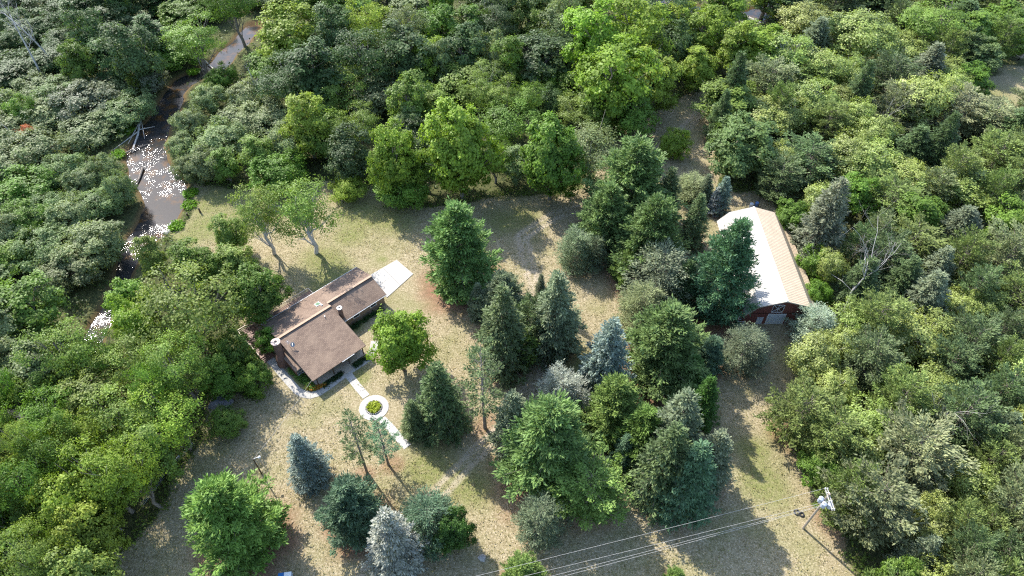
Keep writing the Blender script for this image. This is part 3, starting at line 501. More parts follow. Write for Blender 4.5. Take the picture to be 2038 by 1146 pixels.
# ---------- materials ----------
def mat(name,rgb=(.5,.5,.5),rough=.8,metal=0,spec=.3):
    m=bpy.data.materials.new(name); m.use_nodes=True; b=m.node_tree.nodes['Principled BSDF']
    b.inputs['Base Color'].default_value=(*rgb,1); b.inputs['Roughness'].default_value=rough
    b.inputs['Metallic'].default_value=metal; b.inputs['Specular IOR Level'].default_value=spec
    return m,m.node_tree,b
class G:   # tiny node graph helper
    def __init__(s,nt): s.nt=nt
    def n(s,t,**k):
        o=s.nt.nodes.new(t)
        for a,b in k.items(): setattr(o,a,b)
        return o
    def set(s,inp,v):
        if hasattr(v,'is_linked') or isinstance(v,bpy.types.NodeSocket): s.nt.links.new(v,inp)
        else: inp.default_value=v
    def noise(s,vec,scale,detail=3,rough=.6,dist=0):
        o=s.n('ShaderNodeTexNoise'); s.nt.links.new(vec,o.inputs['Vector']); o.inputs['Scale'].default_value=scale
        o.inputs['Detail'].default_value=detail; o.inputs['Roughness'].default_value=rough; o.inputs['Distortion'].default_value=dist
        return o.outputs[0]
    def ramp(s,v,a,b,ca=(0,0,0,1),cb=(1,1,1,1)):
        o=s.n('ShaderNodeValToRGB'); s.nt.links.new(v,o.inputs[0]); e=o.color_ramp.elements
        e[0].position=a; e[1].position=b; e[0].color=ca; e[1].color=cb; return o.outputs[0]
    def mix(s,f,a,b,mode='MIX'):
        o=s.n('ShaderNodeMix',data_type='RGBA',blend_type=mode)
        s.set(o.inputs[0],f); s.set(o.inputs[6],a if not isinstance(a,tuple) else (*a[:3],1)); s.set(o.inputs[7],b if not isinstance(b,tuple) else (*b[:3],1)); return o.outputs[2]
    def math(s,op,a,b=0.,clamp=False):
        o=s.n('ShaderNodeMath',operation=op); o.use_clamp=clamp; s.set(o.inputs[0],a); s.set(o.inputs[1],b); return o.outputs[0]
    def attr(s,name):
        o=s.n('ShaderNodeAttribute',attribute_name=name); return o.outputs['Fac']
    def bump(s,h,strength,dist,bsdf):
        o=s.n('ShaderNodeBump'); o.inputs['Strength'].default_value=strength; o.inputs['Distance'].default_value=dist
        s.nt.links.new(h,o.inputs['Height']); s.nt.links.new(o.outputs[0],bsdf.inputs['Normal'])
    def pos(s): return s.n('ShaderNodeNewGeometry').outputs['Position']
    def objc(s): return s.n('ShaderNodeTexCoord').outputs['Object']
def noisy(name,a,b,scale=3,rough=.85,bump=.3,metal=0,spec=.3,lo=.3,hi=.7):
    m,nt,bs=mat(name,a,rough,metal,spec); g=G(nt); v=g.noise(g.pos(),scale,5,.65)
    nt.links.new(g.ramp(v,lo,hi,(*a,1),(*b,1)),bs.inputs['Base Color'])
    if bump: g.bump(v,bump,.03,bs)
    return m
def foliage(name,trans=.3,gloss=.25,var=(.7,1.45),yellow=.35):
    m=bpy.data.materials.new(name); m.use_nodes=True; nt=m.node_tree; nt.nodes.clear(); g=G(nt)
    oi=g.n('ShaderNodeObjectInfo'); ti=g.attr('tint')
    br=g.math('MULTIPLY_ADD',ti,var[1]-var[0]); nt.nodes[-1].inputs[2].default_value=var[0]
    rb=g.math('MULTIPLY_ADD',oi.outputs['Random'],.3); nt.nodes[-1].inputs[2].default_value=.85
    br=g.math('MULTIPLY',br,rb)
    vm=g.n('ShaderNodeVectorMath',operation='SCALE'); nt.links.new(oi.outputs['Color'],vm.inputs[0]); nt.links.new(br,vm.inputs['Scale'])
    warm=g.mix(g.math('MULTIPLY',ti,yellow),(1,1,1),(1.25,1.1,.75))
    c=g.mix(1.0,vm.outputs[0],warm,'MULTIPLY')
    p=g.n('ShaderNodeBsdfPrincipled'); nt.links.new(c,p.inputs['Base Color']); p.inputs['Roughness'].default_value=.5; p.inputs['Specular IOR Level'].default_value=gloss
    t=g.n('ShaderNodeBsdfTranslucent'); nt.links.new(g.mix(1.0,c,(1.15,1.25,.65),'MULTIPLY'),t.inputs[0])
    mx=g.n('ShaderNodeMixShader'); mx.inputs[0].default_value=trans
    nt.links.new(p.outputs[0],mx.inputs[1]); nt.links.new(t.outputs[0],mx.inputs[2])
    o=g.n('ShaderNodeOutputMaterial'); nt.links.new(mx.outputs[0],o.inputs[0]); return m
M_LEAF=foliage('leaves',.36,.2,(.5,1.55)); M_NEED=foliage('needles',.2,.15,(.45,1.6),.3); M_POP=foliage('silvery_leaves',.3,.5,(.4,1.75),.3)
M_BARK=noisy('bark',(.14,.115,.09),(.30,.26,.22),5,.9,.6)
M_PALE=noisy('pale_bark',(.4,.37,.33),(.62,.58,.53),4,.85,.4)
M_DEAD=noisy('dead_wood',(.3,.28,.26),(.5,.47,.43),4,.9,.4)

# ---------- ground ----------
def seg_dist(X,Y,P,closed=False,W=None):
    best=np.full(X.shape,1e9); n=len(P)
    for i in range(n if closed else n-1):
        a=P[i]; b=P[(i+1)%n]; dx=b[0]-a[0]; dy=b[1]-a[1]
        t=np.clip(((X-a[0])*dx+(Y-a[1])*dy)/(dx*dx+dy*dy+1e-9),0,1)
        d=np.hypot(X-a[0]-t*dx,Y-a[1]-t*dy)
        if W is not None: d=d-(W[i]*(1-t)+W[(i+1)%n]*t)
        best=np.minimum(best,d)
    return best
def inside(X,Y,P):
    r=np.zeros(X.shape,bool)
    for i in range(len(P)):
        x1,y1=P[i][:2]; x2,y2=P[i-1][:2]
        c=((y1>Y)!=(y2>Y))&(X<(x2-x1)*(Y-y1)/((y2-y1) if y2!=y1 else 1e-9)+x1); r^=c
    return r
def sdist(X,Y,P):
    d=seg_dist(X,Y,P,True); return np.where(inside(X,Y,P),d,-d)
def axis(a,b,step,far):
    inner=np.arange(a,b+.01,step); o=[]; x=step; p=0
    while p<far: x*=1.35; p+=x; o.append(p)
    o=np.array(o); return np.concatenate([a-o[::-1],inner,b+o])
def sm(x,a,b):
    t=np.clip((x-a)/(b-a),0,1); return t*t*(3-2*t)
gx=axis(-125,125,.7,2500); gy=axis(15,262,.7,2500)
X,Y=np.meshgrid(gx,gy); nx,ny=len(gx),len(gy)
rng=np.random.default_rng(3)
def wob(X,Y,s,seed):
    r=np.random.default_rng(seed); o=np.zeros(X.shape)
    for k in range(7):
        a=r.uniform(0,6.28); f=s*r.uniform(.6,1.9); o+=np.sin((X*math.cos(a)+Y*math.sin(a))*f+r.uniform(0,6.28))
    return o/7
RW=[q[2] for q in RIVER]; RFW=[q[2] for q in RIVER_FAR]
dr=np.minimum(seg_dist(X,Y,RIVER,False,RW),seg_dist(X,Y,RIVER_FAR,False,RFW))+wob(X,Y,.5,1)*.8
Z=-1.5*(1-sm(dr,-2.2,1.6))+wob(X,Y,.09,5)*.22*sm(dr,1,8)
hx,hy=-35.,84.
flat=sm(np.hypot(X-hx,Y-hy),22,34)*sm(np.hypot(X-56,Y-100),24,36); Z=Z*np.where(dr<6,1,flat)
Z*= sm(2600-np.hypot(X,Y),0,1500)
dl=np.maximum(sdist(X,Y,LAWN),sdist(X,Y,OPENING))+wob(X,Y,.35,2)*2.2+wob(X,Y,1.1,9)*.8
lawn=sm(dl,-1.2,1.6)
need=np.zeros(X.shape)
for t in TREES:
    if t[0] in('wpine','spars') or (t[0] in('spruce','rpine','willow') and abs(t[1])<62):
        if t[0] in('spars',): rr=t[3]*.75
        else: rr=t[3]*(1.05 if t[0]=='wpine' else .8)
        need=np.maximum(need,(1-sm(np.hypot(X-t[1],Y-t[2])+wob(X,Y,.9,11)*1.6,rr*.55,rr*1.2))*(1 if t[0]=='wpine' else .6))
dt=seg_dist(X,Y,TRACK); track=(1-sm(np.abs(dt-.95)+wob(X,Y,1.2,4)*.25,.3,.95))*(.72+.3*wob(X,Y,.3,8))
green=np.zeros(X.shape)
for q in GREENS: green=np.maximum(green,1-sm(np.hypot(X-q[0],Y-q[1])+wob(X,Y,.4,6)*2,q[2]*.3,q[2]*1.25))
me=bpy.data.meshes.new('ground')
vv=np.stack([X,Y,Z],-1).reshape(-1,3)
idx=np.arange(nx*ny).reshape(ny,nx); F=np.stack([idx[:-1,:-1],idx[:-1,1:],idx[1:,1:],idx[1:,:-1]],-1).reshape(-1,4)
def np_mesh(me,V,F):
    k=F.shape[1]
    me.vertices.add(len(V)); me.vertices.foreach_set('co',V.astype(np.float32).ravel())
    me.loops.add(F.size); me.loops.foreach_set('vertex_index',F.astype(np.int32).ravel())
    me.polygons.add(len(F)); me.polygons.foreach_set('loop_start',(np.arange(len(F))*k).astype(np.int32))
    me.polygons.foreach_set('loop_total',np.full(len(F),k,np.int32)); me.update(calc_edges=True)
np_mesh(me,vv,F); me.polygons.foreach_set('use_smooth',np.ones(len(F),bool))
for nm,a in (('lawn',lawn),('needles',need),('track',np.clip(track,0,1)),('green',green),('bank',1-sm(dr,0,1.4))):
    at=me.attributes.new(nm,'FLOAT','POINT'); at.data.foreach_set('value',a.ravel().astype(np.float32))
m,nt,b=mat('ground_cover',(.3,.25,.15),.95,0,.1); g=G(nt); P=g.pos()
n1=g.noise(P,.12,4,.6); n2=g.noise(P,1.1,5,.7); n3=g.noise(P,3.2,4,.8); n4=g.noise(P,7.,2,.6)
dry=g.mix(g.ramp(n2,.36,.66),(.205,.168,.092),(.32,.268,.162))
dry=g.mix(g.ramp(n3,.50,.66),dry,(.52,.44,.31))
dry=g.mix(g.math('MULTIPLY',g.ramp(n3,.32,.44,(1,1,1,1),(0,0,0,1)),.75),dry,(.13,.105,.05))
grn=g.mix(g.ramp(n3,.35,.65),(.10,.115,.035),(.24,.24,.09))
gf=g.math('MULTIPLY',g.ramp(n1,.46,.66),.45); gf=g.math('MAXIMUM',gf,g.math('MULTIPLY',g.attr('green'),g.ramp(n2,.3,.55,(.35,.35,.35,1),(1,1,1,1))))
base=g.mix(gf,dry,grn)
nd=g.mix(g.ramp(n2,.35,.65),(.14,.075,.045),(.28,.16,.10)); nd=g.mix(g.ramp(n3,.55,.75),nd,(.38,.26,.17))
base=g.mix(g.math('MULTIPLY',g.attr('needles'),g.ramp(n2,.25,.5,(.5,.5,.5,1),(1,1,1,1))),base,nd)
tr=g.mix(g.ramp(n3,.35,.6),(.30,.24,.165),(.48,.41,.32))
base=g.mix(g.math('MULTIPLY',g.attr('track'),g.ramp(n2,.3,.5,(.5,.5,.5,1),(1,1,1,1))),base,tr)
fl=g.mix(g.ramp(n2,.35,.65),(.035,.045,.018),(.11,.115,.045)); fl=g.mix(g.ramp(n3,.56,.72),fl,(.2,.165,.11))
lf=g.math('ADD',g.attr('lawn'),g.math('MULTIPLY',g.math('SUBTRACT',n3,.5),.9)); base=g.mix(g.ramp(lf,.35,.65),fl,base)
base=g.mix(g.attr('bank'),base,g.mix(n3,(.06,.04,.02),(.2,.13,.06)))
nt.links.new(base,b.inputs['Base Color'])
g.bump(g.math('ADD',n3,g.math('MULTIPLY',n4,.6)),.7,.14,b)
me.materials.append(m); ground=link(bpy.data.objects.new('ground',me)); tag(ground,kind='structure')

# ---------- water ----------
m,nt,b=mat('river_water',(.05,.033,.014),.07,0,.22); g=G(nt); P=g.pos()
wn=g.noise(P,2.6,5,.7,.6); wn2=g.noise(P,10.,3,.6,.4)
nt.links.new(g.mix(g.ramp(g.noise(P,.35,3,.6),  .5,.66),(.032,.031,.03),(.085,.046,.018)),b.inputs['Base Color'])
bm=g.n('ShaderNodeBump'); nt.links.new(g.math('MULTIPLY_ADD',g.math('MULTIPLY',g.attr('riffle'),g.ramp(g.noise(P,.28,3,.65),.44,.56)),.5),bm.inputs['Strength']); nt.nodes[-1].inputs[2].default_value=.035
bm.inputs['Distance'].default_value=.22
nt.links.new(g.math('ADD',g.math('MULTIPLY',g.noise(P,.9,2,.5),.9),g.math('ADD',wn,g.math('MULTIPLY',wn2,.35))),bm.inputs['Height']); nt.links.new(bm.outputs[0],b.inputs['Normal'])
M_WATER=m
RIF=[0,0,.05,.1,.1,.2,.2,.4,1,1,.35,.9,0,0,1,1,1,.5,.6,1,1,.8,.3,.2]
def ribbon(name,pts,z,extra,mt):
    p=[Vector((q[0],q[1],0)) for q in pts]; V=[];Fc=[]; n=len(p)
    for i in range(n):
        d=(p[min(i+1,n-1)]-p[max(i-1,0)]).normalized(); s=Vector((-d.y,d.x,0))*(pts[i][2]+extra)
        V+=[(p[i]+s)+Vector((0,0,z)),(p[i]-s)+Vector((0,0,z))]
    for i in range(n-1): Fc.append((2*i,2*i+1,2*i+3,2*i+2))
    o=MB().add(V,Fc).build(name,mt); at=o.data.attributes.new('riffle','FLOAT','POINT')
    at.data.foreach_set('value',[RIF[min(i//2,len(RIF)-1)] if len(pts)>8 else .3 for i in range(2*n)]); return o
tag(ribbon('river',RIVER,-.62,2.4,M_WATER),kind='structure')
tag(ribbon('river_backwater',RIVER_FAR,-.62,2.4,M_WATER),kind='structure')

# ---------- tree meshes ----------
def unit(a): return a/np.maximum(np.linalg.norm(a,axis=-1,keepdims=True),1e-9)
def leaf_quads(P,N,L,W,rng,axis=None,fold=.15):
    n=len(P); r=rng.normal(size=(n,3))
    if axis is None: t=unit(np.cross(N,r)); b=np.cross(N,t); a0=P-t*L[:,None]*.5; a1=P+t*L[:,None]*.5; mid=P
    else: t=unit(axis); b=unit(np.cross(t,N+r*.35)); N=np.cross(b,t); a0=P; a1=P+t*L[:,None]; mid=P+t*L[:,None]*.5
    s=b*W[:,None]*.5; up=N*(W*fold)[:,None]
    return np.stack([a0,mid+s+up,a1,mid-s+up],1)
def foliage_mesh(name,Q,tint,mt):
    me=bpy.data.meshes.new(name); n=len(Q)
    np_mesh(me,Q.reshape(-1,3),np.arange(n*4).reshape(n,4))
    at=me.attributes.new('tint','FLOAT','FACE'); at.data.foreach_set('value',np.clip(tint,0,1).astype(np.float32))
    me.materials.append(mt); return me
def fib(n,rng):
    i=np.arange(n)+.5; ph=np.arccos(1-2*i/n); th=math.pi*(1+5**.5)*i+rng.uniform(0,6)
    return np.stack([np.cos(th)*np.sin(ph),np.sin(th)*np.sin(ph),np.cos(ph)],1)
def limb(mb,a,b,r0,r1,rng,k=5,sag=.12,n=4):
    a=np.array(a,float); b=np.array(b,float); L=np.linalg.norm(b-a); pts=[]
    for i in range(n+1):
        t=i/n; p=a+(b-a)*t; p=p+rng.normal(size=3)*L*.03*(0<i<n); p[2]+=-sag*L*math.sin(math.pi*t)*.5; pts.append(p)
    mb.tube(pts,[r0+(r1-r0)*i/n for i in range(n+1)],k,False); return pts
def broadleaf(name,seed,R=5,H=14,zb=.2,nl=24,ns=22,nf=22,ls=.4,lobe=.40,sub=.32,bark=None,mt=None,layer=0,spread=.62,trunkvis=.3,egg=.15):
    rng=np.random.default_rng(seed); z0=H*zb; zc=(z0+H)/2; a=(H-z0)/2
    D=fib(nl,rng)+rng.normal(size=(nl,3))*.16; D=unit(D)
    Lc=D*np.array([R*spread,R*spread,a*spread])*rng.uniform(.55,1.3,(nl,1)); 
    Lc[:,:2]*=(1-egg*(Lc[:,2:]/a)); Lc[:,2]+=zc
    inner=rng.normal(size=(max(3,nl//6),3))*np.array([R,R,a])*.22; inner[:,2]+=zc; Lc=np.vstack([Lc,inner]); nl=len(Lc)
    rl=R*lobe*rng.uniform(.65,1.2,nl)
    out=unit((Lc-np.array([0,0,zc]))/np.array([R,R,a]))
    d=unit(rng.normal(size=(nl,ns,3))+.75*out[:,None]+np.array([0,0,.35]))
    S=Lc[:,None]+d*(rl[:,None]*rng.uniform(.55,1.1,(nl,ns)))[...,None]*np.array([1,1,1-.45*layer])
    ct=rng.uniform(0,1,(nl,1,1))*.3+rng.uniform(0,1,(nl,ns,1))*.35
    off=rng.normal(size=(nl,ns,nf,3))*sub*(R/5)**.5*np.array([1,1,.6-.3*layer])
    P=S[:,:,None]+off; N=unit(d[:,:,None]*.7+out[:,None,None]*.5+np.array([0,0,.55])+rng.normal(size=P.shape)*.5)
    tint=(ct+rng.uniform(0,.35,(nl,ns,nf))).ravel(); P=P.reshape(-1,3);N=N.reshape(-1,3)
    k=P[:,2]>.25; P=P[k];N=N[k];tint=tint[k]
    L=ls*rng.uniform(.7,1.35,len(P)); Q=leaf_quads(P,N,L,L*.68,rng)
    crown=foliage_mesh(name+'_crown',Q,tint,mt or M_LEAF)
    mb=MB(); r0=.022*H+.03*R*.5; top=np.array([rng.normal()*.4,rng.normal()*.4,zc+a*.45])
    tp=limb(mb,(0,0,-.4),top,r0,r0*.25,rng,7,0,6)
    for i in rng.permutation(nl)[:14]:
        f=np.clip((Lc[i][2]-z0)/(H-z0),.05,.9); j=tp[min(6,max(1,int(f*4.6+.7)))]
        pp=limb(mb,j,Lc[i],r0*.38,r0*.1,rng,5,.1)
        for _ in range(2):
            e=Lc[i]+rng.normal(size=3)*rl[i]*.6; limb(mb,pp[2],e,r0*.14,r0*.05,rng,4,0,2)
    return crown,mb.mesh(name+'_trunk',bark or M_BARK,True),R,H
def conifer(name,seed,R=5,H=18,zb=.08,gap=.62,nb=6,droop=.0,up=.35,nsub=9,ntuft=7,nl=.55,nw=.16,prof=1.0,blunt=.0,tuftr=.22,start=.25,fan=.55,bark=None):
    rng=np.random.default_rng(seed); mb=MB(); z=H*zb; Q=[];TT=[]
    r0=.014*H; mb.tube([(0,0,-.4),(rng.normal()*.1,rng.normal()*.1,H*.5),(0,0,H*.985)],[r0*1.2,r0*.7,.03],7,False)
    PA=[];AX=[];TI=[];LL=[]
    while z<H*.985:
        f=(z/H-zb)/(1-zb); w=(1-f)**prof*(1-blunt)+blunt*math.sqrt(max(0,1-f*f)); w*=min(1,.62+f*2.2)
        n=max(3,int(round(nb*(1 if f<.75 else .7)+rng.normal()*.6)))
        a0=rng.uniform(0,6.28)
        for k in range(n):
            az=a0+6.283*k/n+rng.normal()*.22; Lb=max(.22,R*w*(rng.uniform(.62,1.05) if rng.random()<.7 else rng.uniform(1.0,1.3))); zz=z+rng.normal()*gap*.25
            dx=np.array([math.cos(az),math.sin(az),0]); sd=np.array([-dx[1],dx[0],0])
            rise=up*(0.35+f)-droop*(1-f)
            def pt(t): return dx*Lb*t+np.array([0,0,zz+Lb*(rise*t-.18*math.sin(math.pi*t*.8)*(1-f)+.12*t*t)])
            if Lb>1.0 and (k%2==0 or Lb>R*.6): mb.tube([pt(0),pt(.5),pt(.92)],[r0*.3*(Lb/R)**.5,r0*.16,.015],4,False)
            m=max(2,int(nsub*(Lb/R)**.8)); bt=rng.uniform(0,.45)
            t=rng.uniform(start*(1-.6*f),1,m)**.8; t[0]=1
            for tt in t:
                c=pt(tt); sp=fan*Lb*(1.08-tt)*rng.uniform(-1,1); c=c+sd*sp+np.array([0,0,rng.normal()*.1-abs(sp)*.12*droop])
                ax0=unit(dx*(.9)+sd*np.sign(sp)*.55*(abs(sp)>.15)+np.array([0,0,rise+.12]))
                kk=ntuft; o=rng.normal(size=(kk,3))*tuftr*np.array([1,1,.5])+ax0*rng.uniform(-.3,.25,(kk,1))
                PA.append(c+o); AX.append(ax0+rng.normal(size=(kk,3))*.5+np.array([0,0,.12])); TI.append(bt+rng.uniform(0,.25)+rng.uniform(0,.3,kk)); LL.append(np.full(kk,nl)*rng.uniform(.7,1.25,kk))
        z+=gap*(.55+.45*w+.1)*rng.uniform(.85,1.15)
    P=np.vstack(PA);A=np.vstack(AX);ti=np.concatenate(TI);L=np.concatenate(LL)
    N=np.tile(np.array([0,0,1.]),(len(P),1)); Q=leaf_quads(P,N,L,L*nw/nl*rng.uniform(.8,1.3,len(P)),rng,A)
    return foliage_mesh(name+'_crown',Q,ti,M_NEED),mb.mesh(name+'_trunk',bark or M_BARK,True),R,H
def deadtree(name,seed,H=16,spread=.32,depth=4):
    rng=np.random.default_rng(seed); tr=MB(); br=MB()
    def grow(p,d,L,r,lv):
        n=4; pts=[p]; 
        for i in range(n):
            d=unit(d+rng.normal(size=3)*.13+np.array([0,0,.03])); pts.append(pts[-1]+d*L/n)
        (tr if lv==0 else br).tube(pts,[r*(1-.62*i/n) for i in range(n+1)],6 if lv<2 else 4,True)
        if lv<depth:
            for _ in range([9,5,4,3][min(lv,3)]):
                i=rng.integers(1 if lv else 2,n+1); s=unit(rng.normal(size=3)); dd=unit(d+s*[.75,.9,1.,1.][min(lv,3)])
                grow(pts[i],dd,L*rng.uniform(.3,.5)*(1 if lv else spread/.32),r*.36*(1-.1*i),lv+1)
    grow(np.array([0,0,-.3]),np.array([0,0,1.]),H,H*.016,0)
    return br.mesh(name+'_branches',M_DEAD,True),tr.mesh(name+'_trunk',M_DEAD,True),H*spread,H

BANK={}
def bank(kind,lst): BANK[kind]=lst
bank('maple',[broadleaf('maple%d'%i,20+i,6,14,.06,44,22,20,.40,.28,.28,spread=.68) for i in range(3)])
bank('broad',[broadleaf('broad%d'%i,30+i,5,15,.08,30,18,18,.40,.30,.34,egg=.1+.12*(i%3),spread=.68) for i in range(5)])
bank('airy',[broadleaf('airy%d'%i,40+i,6,16,.34,24,17,18,.33,.38,.42,layer=.8,spread=.74,egg=-.1) for i in range(3)])
bank('birch',[broadleaf('birch%d'%i,50+i,5,16,.28,24,16,17,.30,.42,.42,bark=M_PALE,spread=.7) for i in range(2)])
bank('alder',[broadleaf('alder%d'%i,60+i,5,8,.02,26,24,18,.33,.34,.30,egg=0,spread=.7) for i in range(4)])
bank('poplar',[broadleaf('poplar%d'%i,70+i,5,12,.12,24,22,20,.30,.38,.34,mt=M_POP,bark=M_PALE) for i in range(3)])
bank('wpine',[conifer('whitepine%d'%i,80+i,7,17,.05,.8,8,.1,.36,24,12,.66,.18,.85,.08,.26,.2,.5) for i in range(3)])
bank('spruce',[conifer('spruce%d'%i,90+i,4.6,16,.04,.5,9,.42,.08,13,8,.5,.18,.88,.06,.2,.2,.5) for i in range(3)])
bank('rpine',[conifer('redpine%d'%i,100+i,5,13,.15,.8,7,0,.5,10,17,.5,.17,.5,.9,.27,.3,.6) for i in range(4)])
bank('spars',[conifer('youngpine%d'%i,110+i,3.6,18,.3,1.3,5,.15,.3,9,9,.5,.15,.7,.4,.22,.35,.5) for i in range(2)])
bank('willow',[conifer('feathery%d'%i,120+i,4.4,12,.08,.6,8,.2,.4,13,11,.46,.11,.5,.7,.3,.2,.7) for i in range(2)])
NAMES={'maple':'maple_tree','broad':'broadleaf_tree','airy':'locust_tree','birch':'birch_tree','alder':'alder_bush','poplar':'poplar_tree','wpine':'white_pine','spruce':'spruce_tree','rpine':'red_pine','spars':'young_pine','willow':'feathery_bush'}
CATS={'alder':'bush','willow':'bush'}
def plant(kind,x,y,Rr,H,color,label,group,z=0,rnd=random.Random(5)):
    cm,tm,R0,H0=rnd.choice(BANK[kind])
    root=empty(NAMES[kind],(x,y,z),rnd.uniform(0,6.28),label,CATS.get(kind,'tree') if not label or 'tree' not in label else 'tree',group)
    root.scale=(Rr/R0,Rr/R0,H/H0)
    t=link(bpy.data.objects.new('trunk',tm),root); cr=link(bpy.data.objects.new('crown',cm),root)
    f=.92+.16*rnd.random(); cr.color=(color[0]*f,color[1]*(.96+.08*rnd.random()),color[2]*f,1)
    return root
for k,x,y,Rr,H,ck,lab,grp in TREES: plant(k,x,y,Rr,H,COL[ck],lab,grp)
# ---------- materials for buildings ----------
def shingle():
    m,nt,b=mat('brown_shingles',(.25,.19,.15),.9,0,.15); g=G(nt); P=g.objc()
    br=g.n('ShaderNodeTexBrick'); nt.links.new(P,br.inputs['Vector']); br.inputs['Scale'].default_value=1
    br.inputs['Brick Width'].default_value=.55; br.inputs['Row Height'].default_value=.3; br.inputs['Mortar Size'].default_value=.035
    br.inputs['Color1'].default_value=(.25,.178,.13,1); br.inputs['Color2'].default_value=(.155,.108,.08,1); br.inputs['Mortar'].default_value=(.11,.08,.065,1); br.inputs['Bias'].default_value=-.1
    st=g.ramp(g.noise(P,.35,4,.6),.4,.68); c=g.mix(g.math('MULTIPLY',st,.5),br.outputs[0],(.32,.235,.17))
    c=g.mix(g.math('MULTIPLY',g.ramp(g.noise(P,3.5,3,.8),.4,.65),.35),c,(.14,.105,.09))
    nt.links.new(c,b.inputs['Base Color']); g.bump(br.outputs[1],-.4,.03,b); return m
def brick(name,c1,c2,mo,sc=1.,w=.6,h=.2):
    m,nt,b=mat(name,c1,.9,0,.1); g=G(nt); mp=g.n('ShaderNodeMapping'); mp.inputs['Rotation'].default_value=(R_(90),0,0); nt.links.new(g.objc(),mp.inputs[0])
    br=g.n('ShaderNodeTexBrick'); nt.links.new(mp.outputs[0],br.inputs['Vector']); br.inputs['Scale'].default_value=sc
    br.inputs['Brick Width'].default_value=w; br.inputs['Row Height'].default_value=h; br.inputs['Mortar Size'].default_value=.03
    br.inputs['Color1'].default_value=(*c1,1); br.inputs['Color2'].default_value=(*c2,1); br.inputs['Mortar'].default_value=(*mo,1)
    nt.links.new(br.outputs[0],b.inputs['Base Color']); g.bump(br.outputs[1],-.3,.02,b); return m
def planks(name,a,b_,axis='X',scale=3.):
    m,nt,b=mat(name,a,.85,0,.15); g=G(nt); wv=g.n('ShaderNodeTexWave'); wv.bands_direction=axis; wv.wave_profile='SAW'; nt.links.new(g.objc(),wv.inputs[0]); wv.inputs['Scale'].default_value=scale
    c=g.mix(g.ramp(wv.outputs[1],.0,.12),tuple(x*.45 for x in a),g.mix(g.noise(g.objc(),2.5,4,.7),a,b_)); nt.links.new(c,b.inputs['Base Color']); g.bump(wv.outputs[1],.4,.03,b); return m
def flat(name,rgb,rough=.6,metal=0,spec=.4): return noisy(name,tuple(x*.88 for x in rgb),rgb,2.2,rough,.1,metal,spec)
M_SH=shingle(); M_BRICK=brick('tan_brick',(.27,.17,.11),(.36,.25,.17),(.3,.25,.2),1.,.5,.16); M_CHIM=brick('chimney_brick',(.15,.075,.055),(.21,.11,.08),(.16,.12,.1),1.,.4,.14)
M_SIDE=planks('brown_siding',(.115,.06,.042),(.17,.095,.07)); M_WHITE=flat('white_paint',(.78,.78,.76)); M_GLASS,_,_b=mat('window_glass',(.03,.04,.05),.08,0,.8)
M_CONC=noisy('pale_concrete',(.37,.355,.325),(.45,.43,.40),1.4,.85,.25); M_WALK=noisy('walk_concrete',(.33,.31,.28),(.43,.41,.37),2.4,.9,.3)
M_TAN=flat('tan_wood',(.5,.42,.33)); M_DECK=planks('deck_boards',(.30,.2,.15),(.42,.3,.23),'Y',2.2); M_RED=flat('reddish_boards',(.2,.11,.08)); M_DARKW=flat('dark_wood',(.07,.05,.04))
M_STONE=noisy('grey_stone',(.22,.21,.2),(.45,.43,.4),2.5,.9,.6); M_GREY=flat('grey_metal',(.5,.52,.55),.4,.6); M_BLACK=flat('black_rubber',(.03,.03,.035))
M_POLE=noisy('weathered_pole',(.25,.2,.15),(.42,.35,.28),6,.9,.4); M_TRANS=flat('pale_transformer_paint',(.42,.46,.52),.35); M_LEAFCOL=M_LEAF

# ---------- house (local x along the ridge, local -y towards the front) ----------
hx0,hy0=-50.2,86.12; HA=R_(43.7)
house=empty('house',(hx0,hy0,0),HA,'low brown-shingled house with two brick chimneys on the lawn beside the river woods','house')
def hw(u,v,z=0):
    return (hx0+u*math.cos(HA)+v*math.sin(HA),hy0+u*math.sin(HA)-v*math.cos(HA),z)
def prof(poly,u0,u1): return MB().prism([(u0,-v,z) for v,z in poly],(u1-u0,0,0))
T_=.16
rear=MB(); 
for (u0,u1,ve) in ((0,12.2,7.15),(12.2,23.2,5.75)):
    ze=3.12+.296*(ve+.3); rear.prism([(u0,.3,3.12),(u0,-ve,ze),(u0,-ve,ze-T_),(u0,.3,3.12-T_)],(u1-u0,0,0))
rf=rear.build('rear_roof',M_SH,house)
fw=prof([(6.95,5.13),(18.45,3.0),(18.45,2.84),(6.95,4.97)],.05,12.15).build('front_roof',M_SH,house)
fe=prof([(5.55,4.72),(10.4,2.93),(10.4,2.77),(5.55,4.56)],12.2,23.15).build('wing_roof',M_SH,house)
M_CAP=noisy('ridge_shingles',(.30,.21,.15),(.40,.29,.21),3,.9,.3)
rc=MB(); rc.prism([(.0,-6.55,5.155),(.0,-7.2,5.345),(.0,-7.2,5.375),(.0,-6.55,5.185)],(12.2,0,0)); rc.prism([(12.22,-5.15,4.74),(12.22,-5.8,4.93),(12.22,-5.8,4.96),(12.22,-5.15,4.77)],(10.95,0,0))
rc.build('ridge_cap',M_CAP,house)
prof([(.4,0),(.4,3.1),(6.9,4.9),(16.2,3.2),(16.2,0)],.5,11.9).build('wall',M_SIDE,house)
prof([(.4,0),(.4,3.05),(5.5,4.5),(9.8,2.9),(9.8,0)],11.92,22.75).build('wing_wall',M_BRICK,house)
gt=MB(); gt.box(-.02,23.2,.3,.42,2.95,3.08); gt.box(12.3,23.15,-10.52,-10.4,2.74,2.86); gt.box(6.6,9.4,-18.57,-18.45,2.82,2.94)
gt.build('gutter',M_WHITE,house)
fs=MB(); fs.box(-.03,.05,-18.4,-18.3,2.8,2.98)
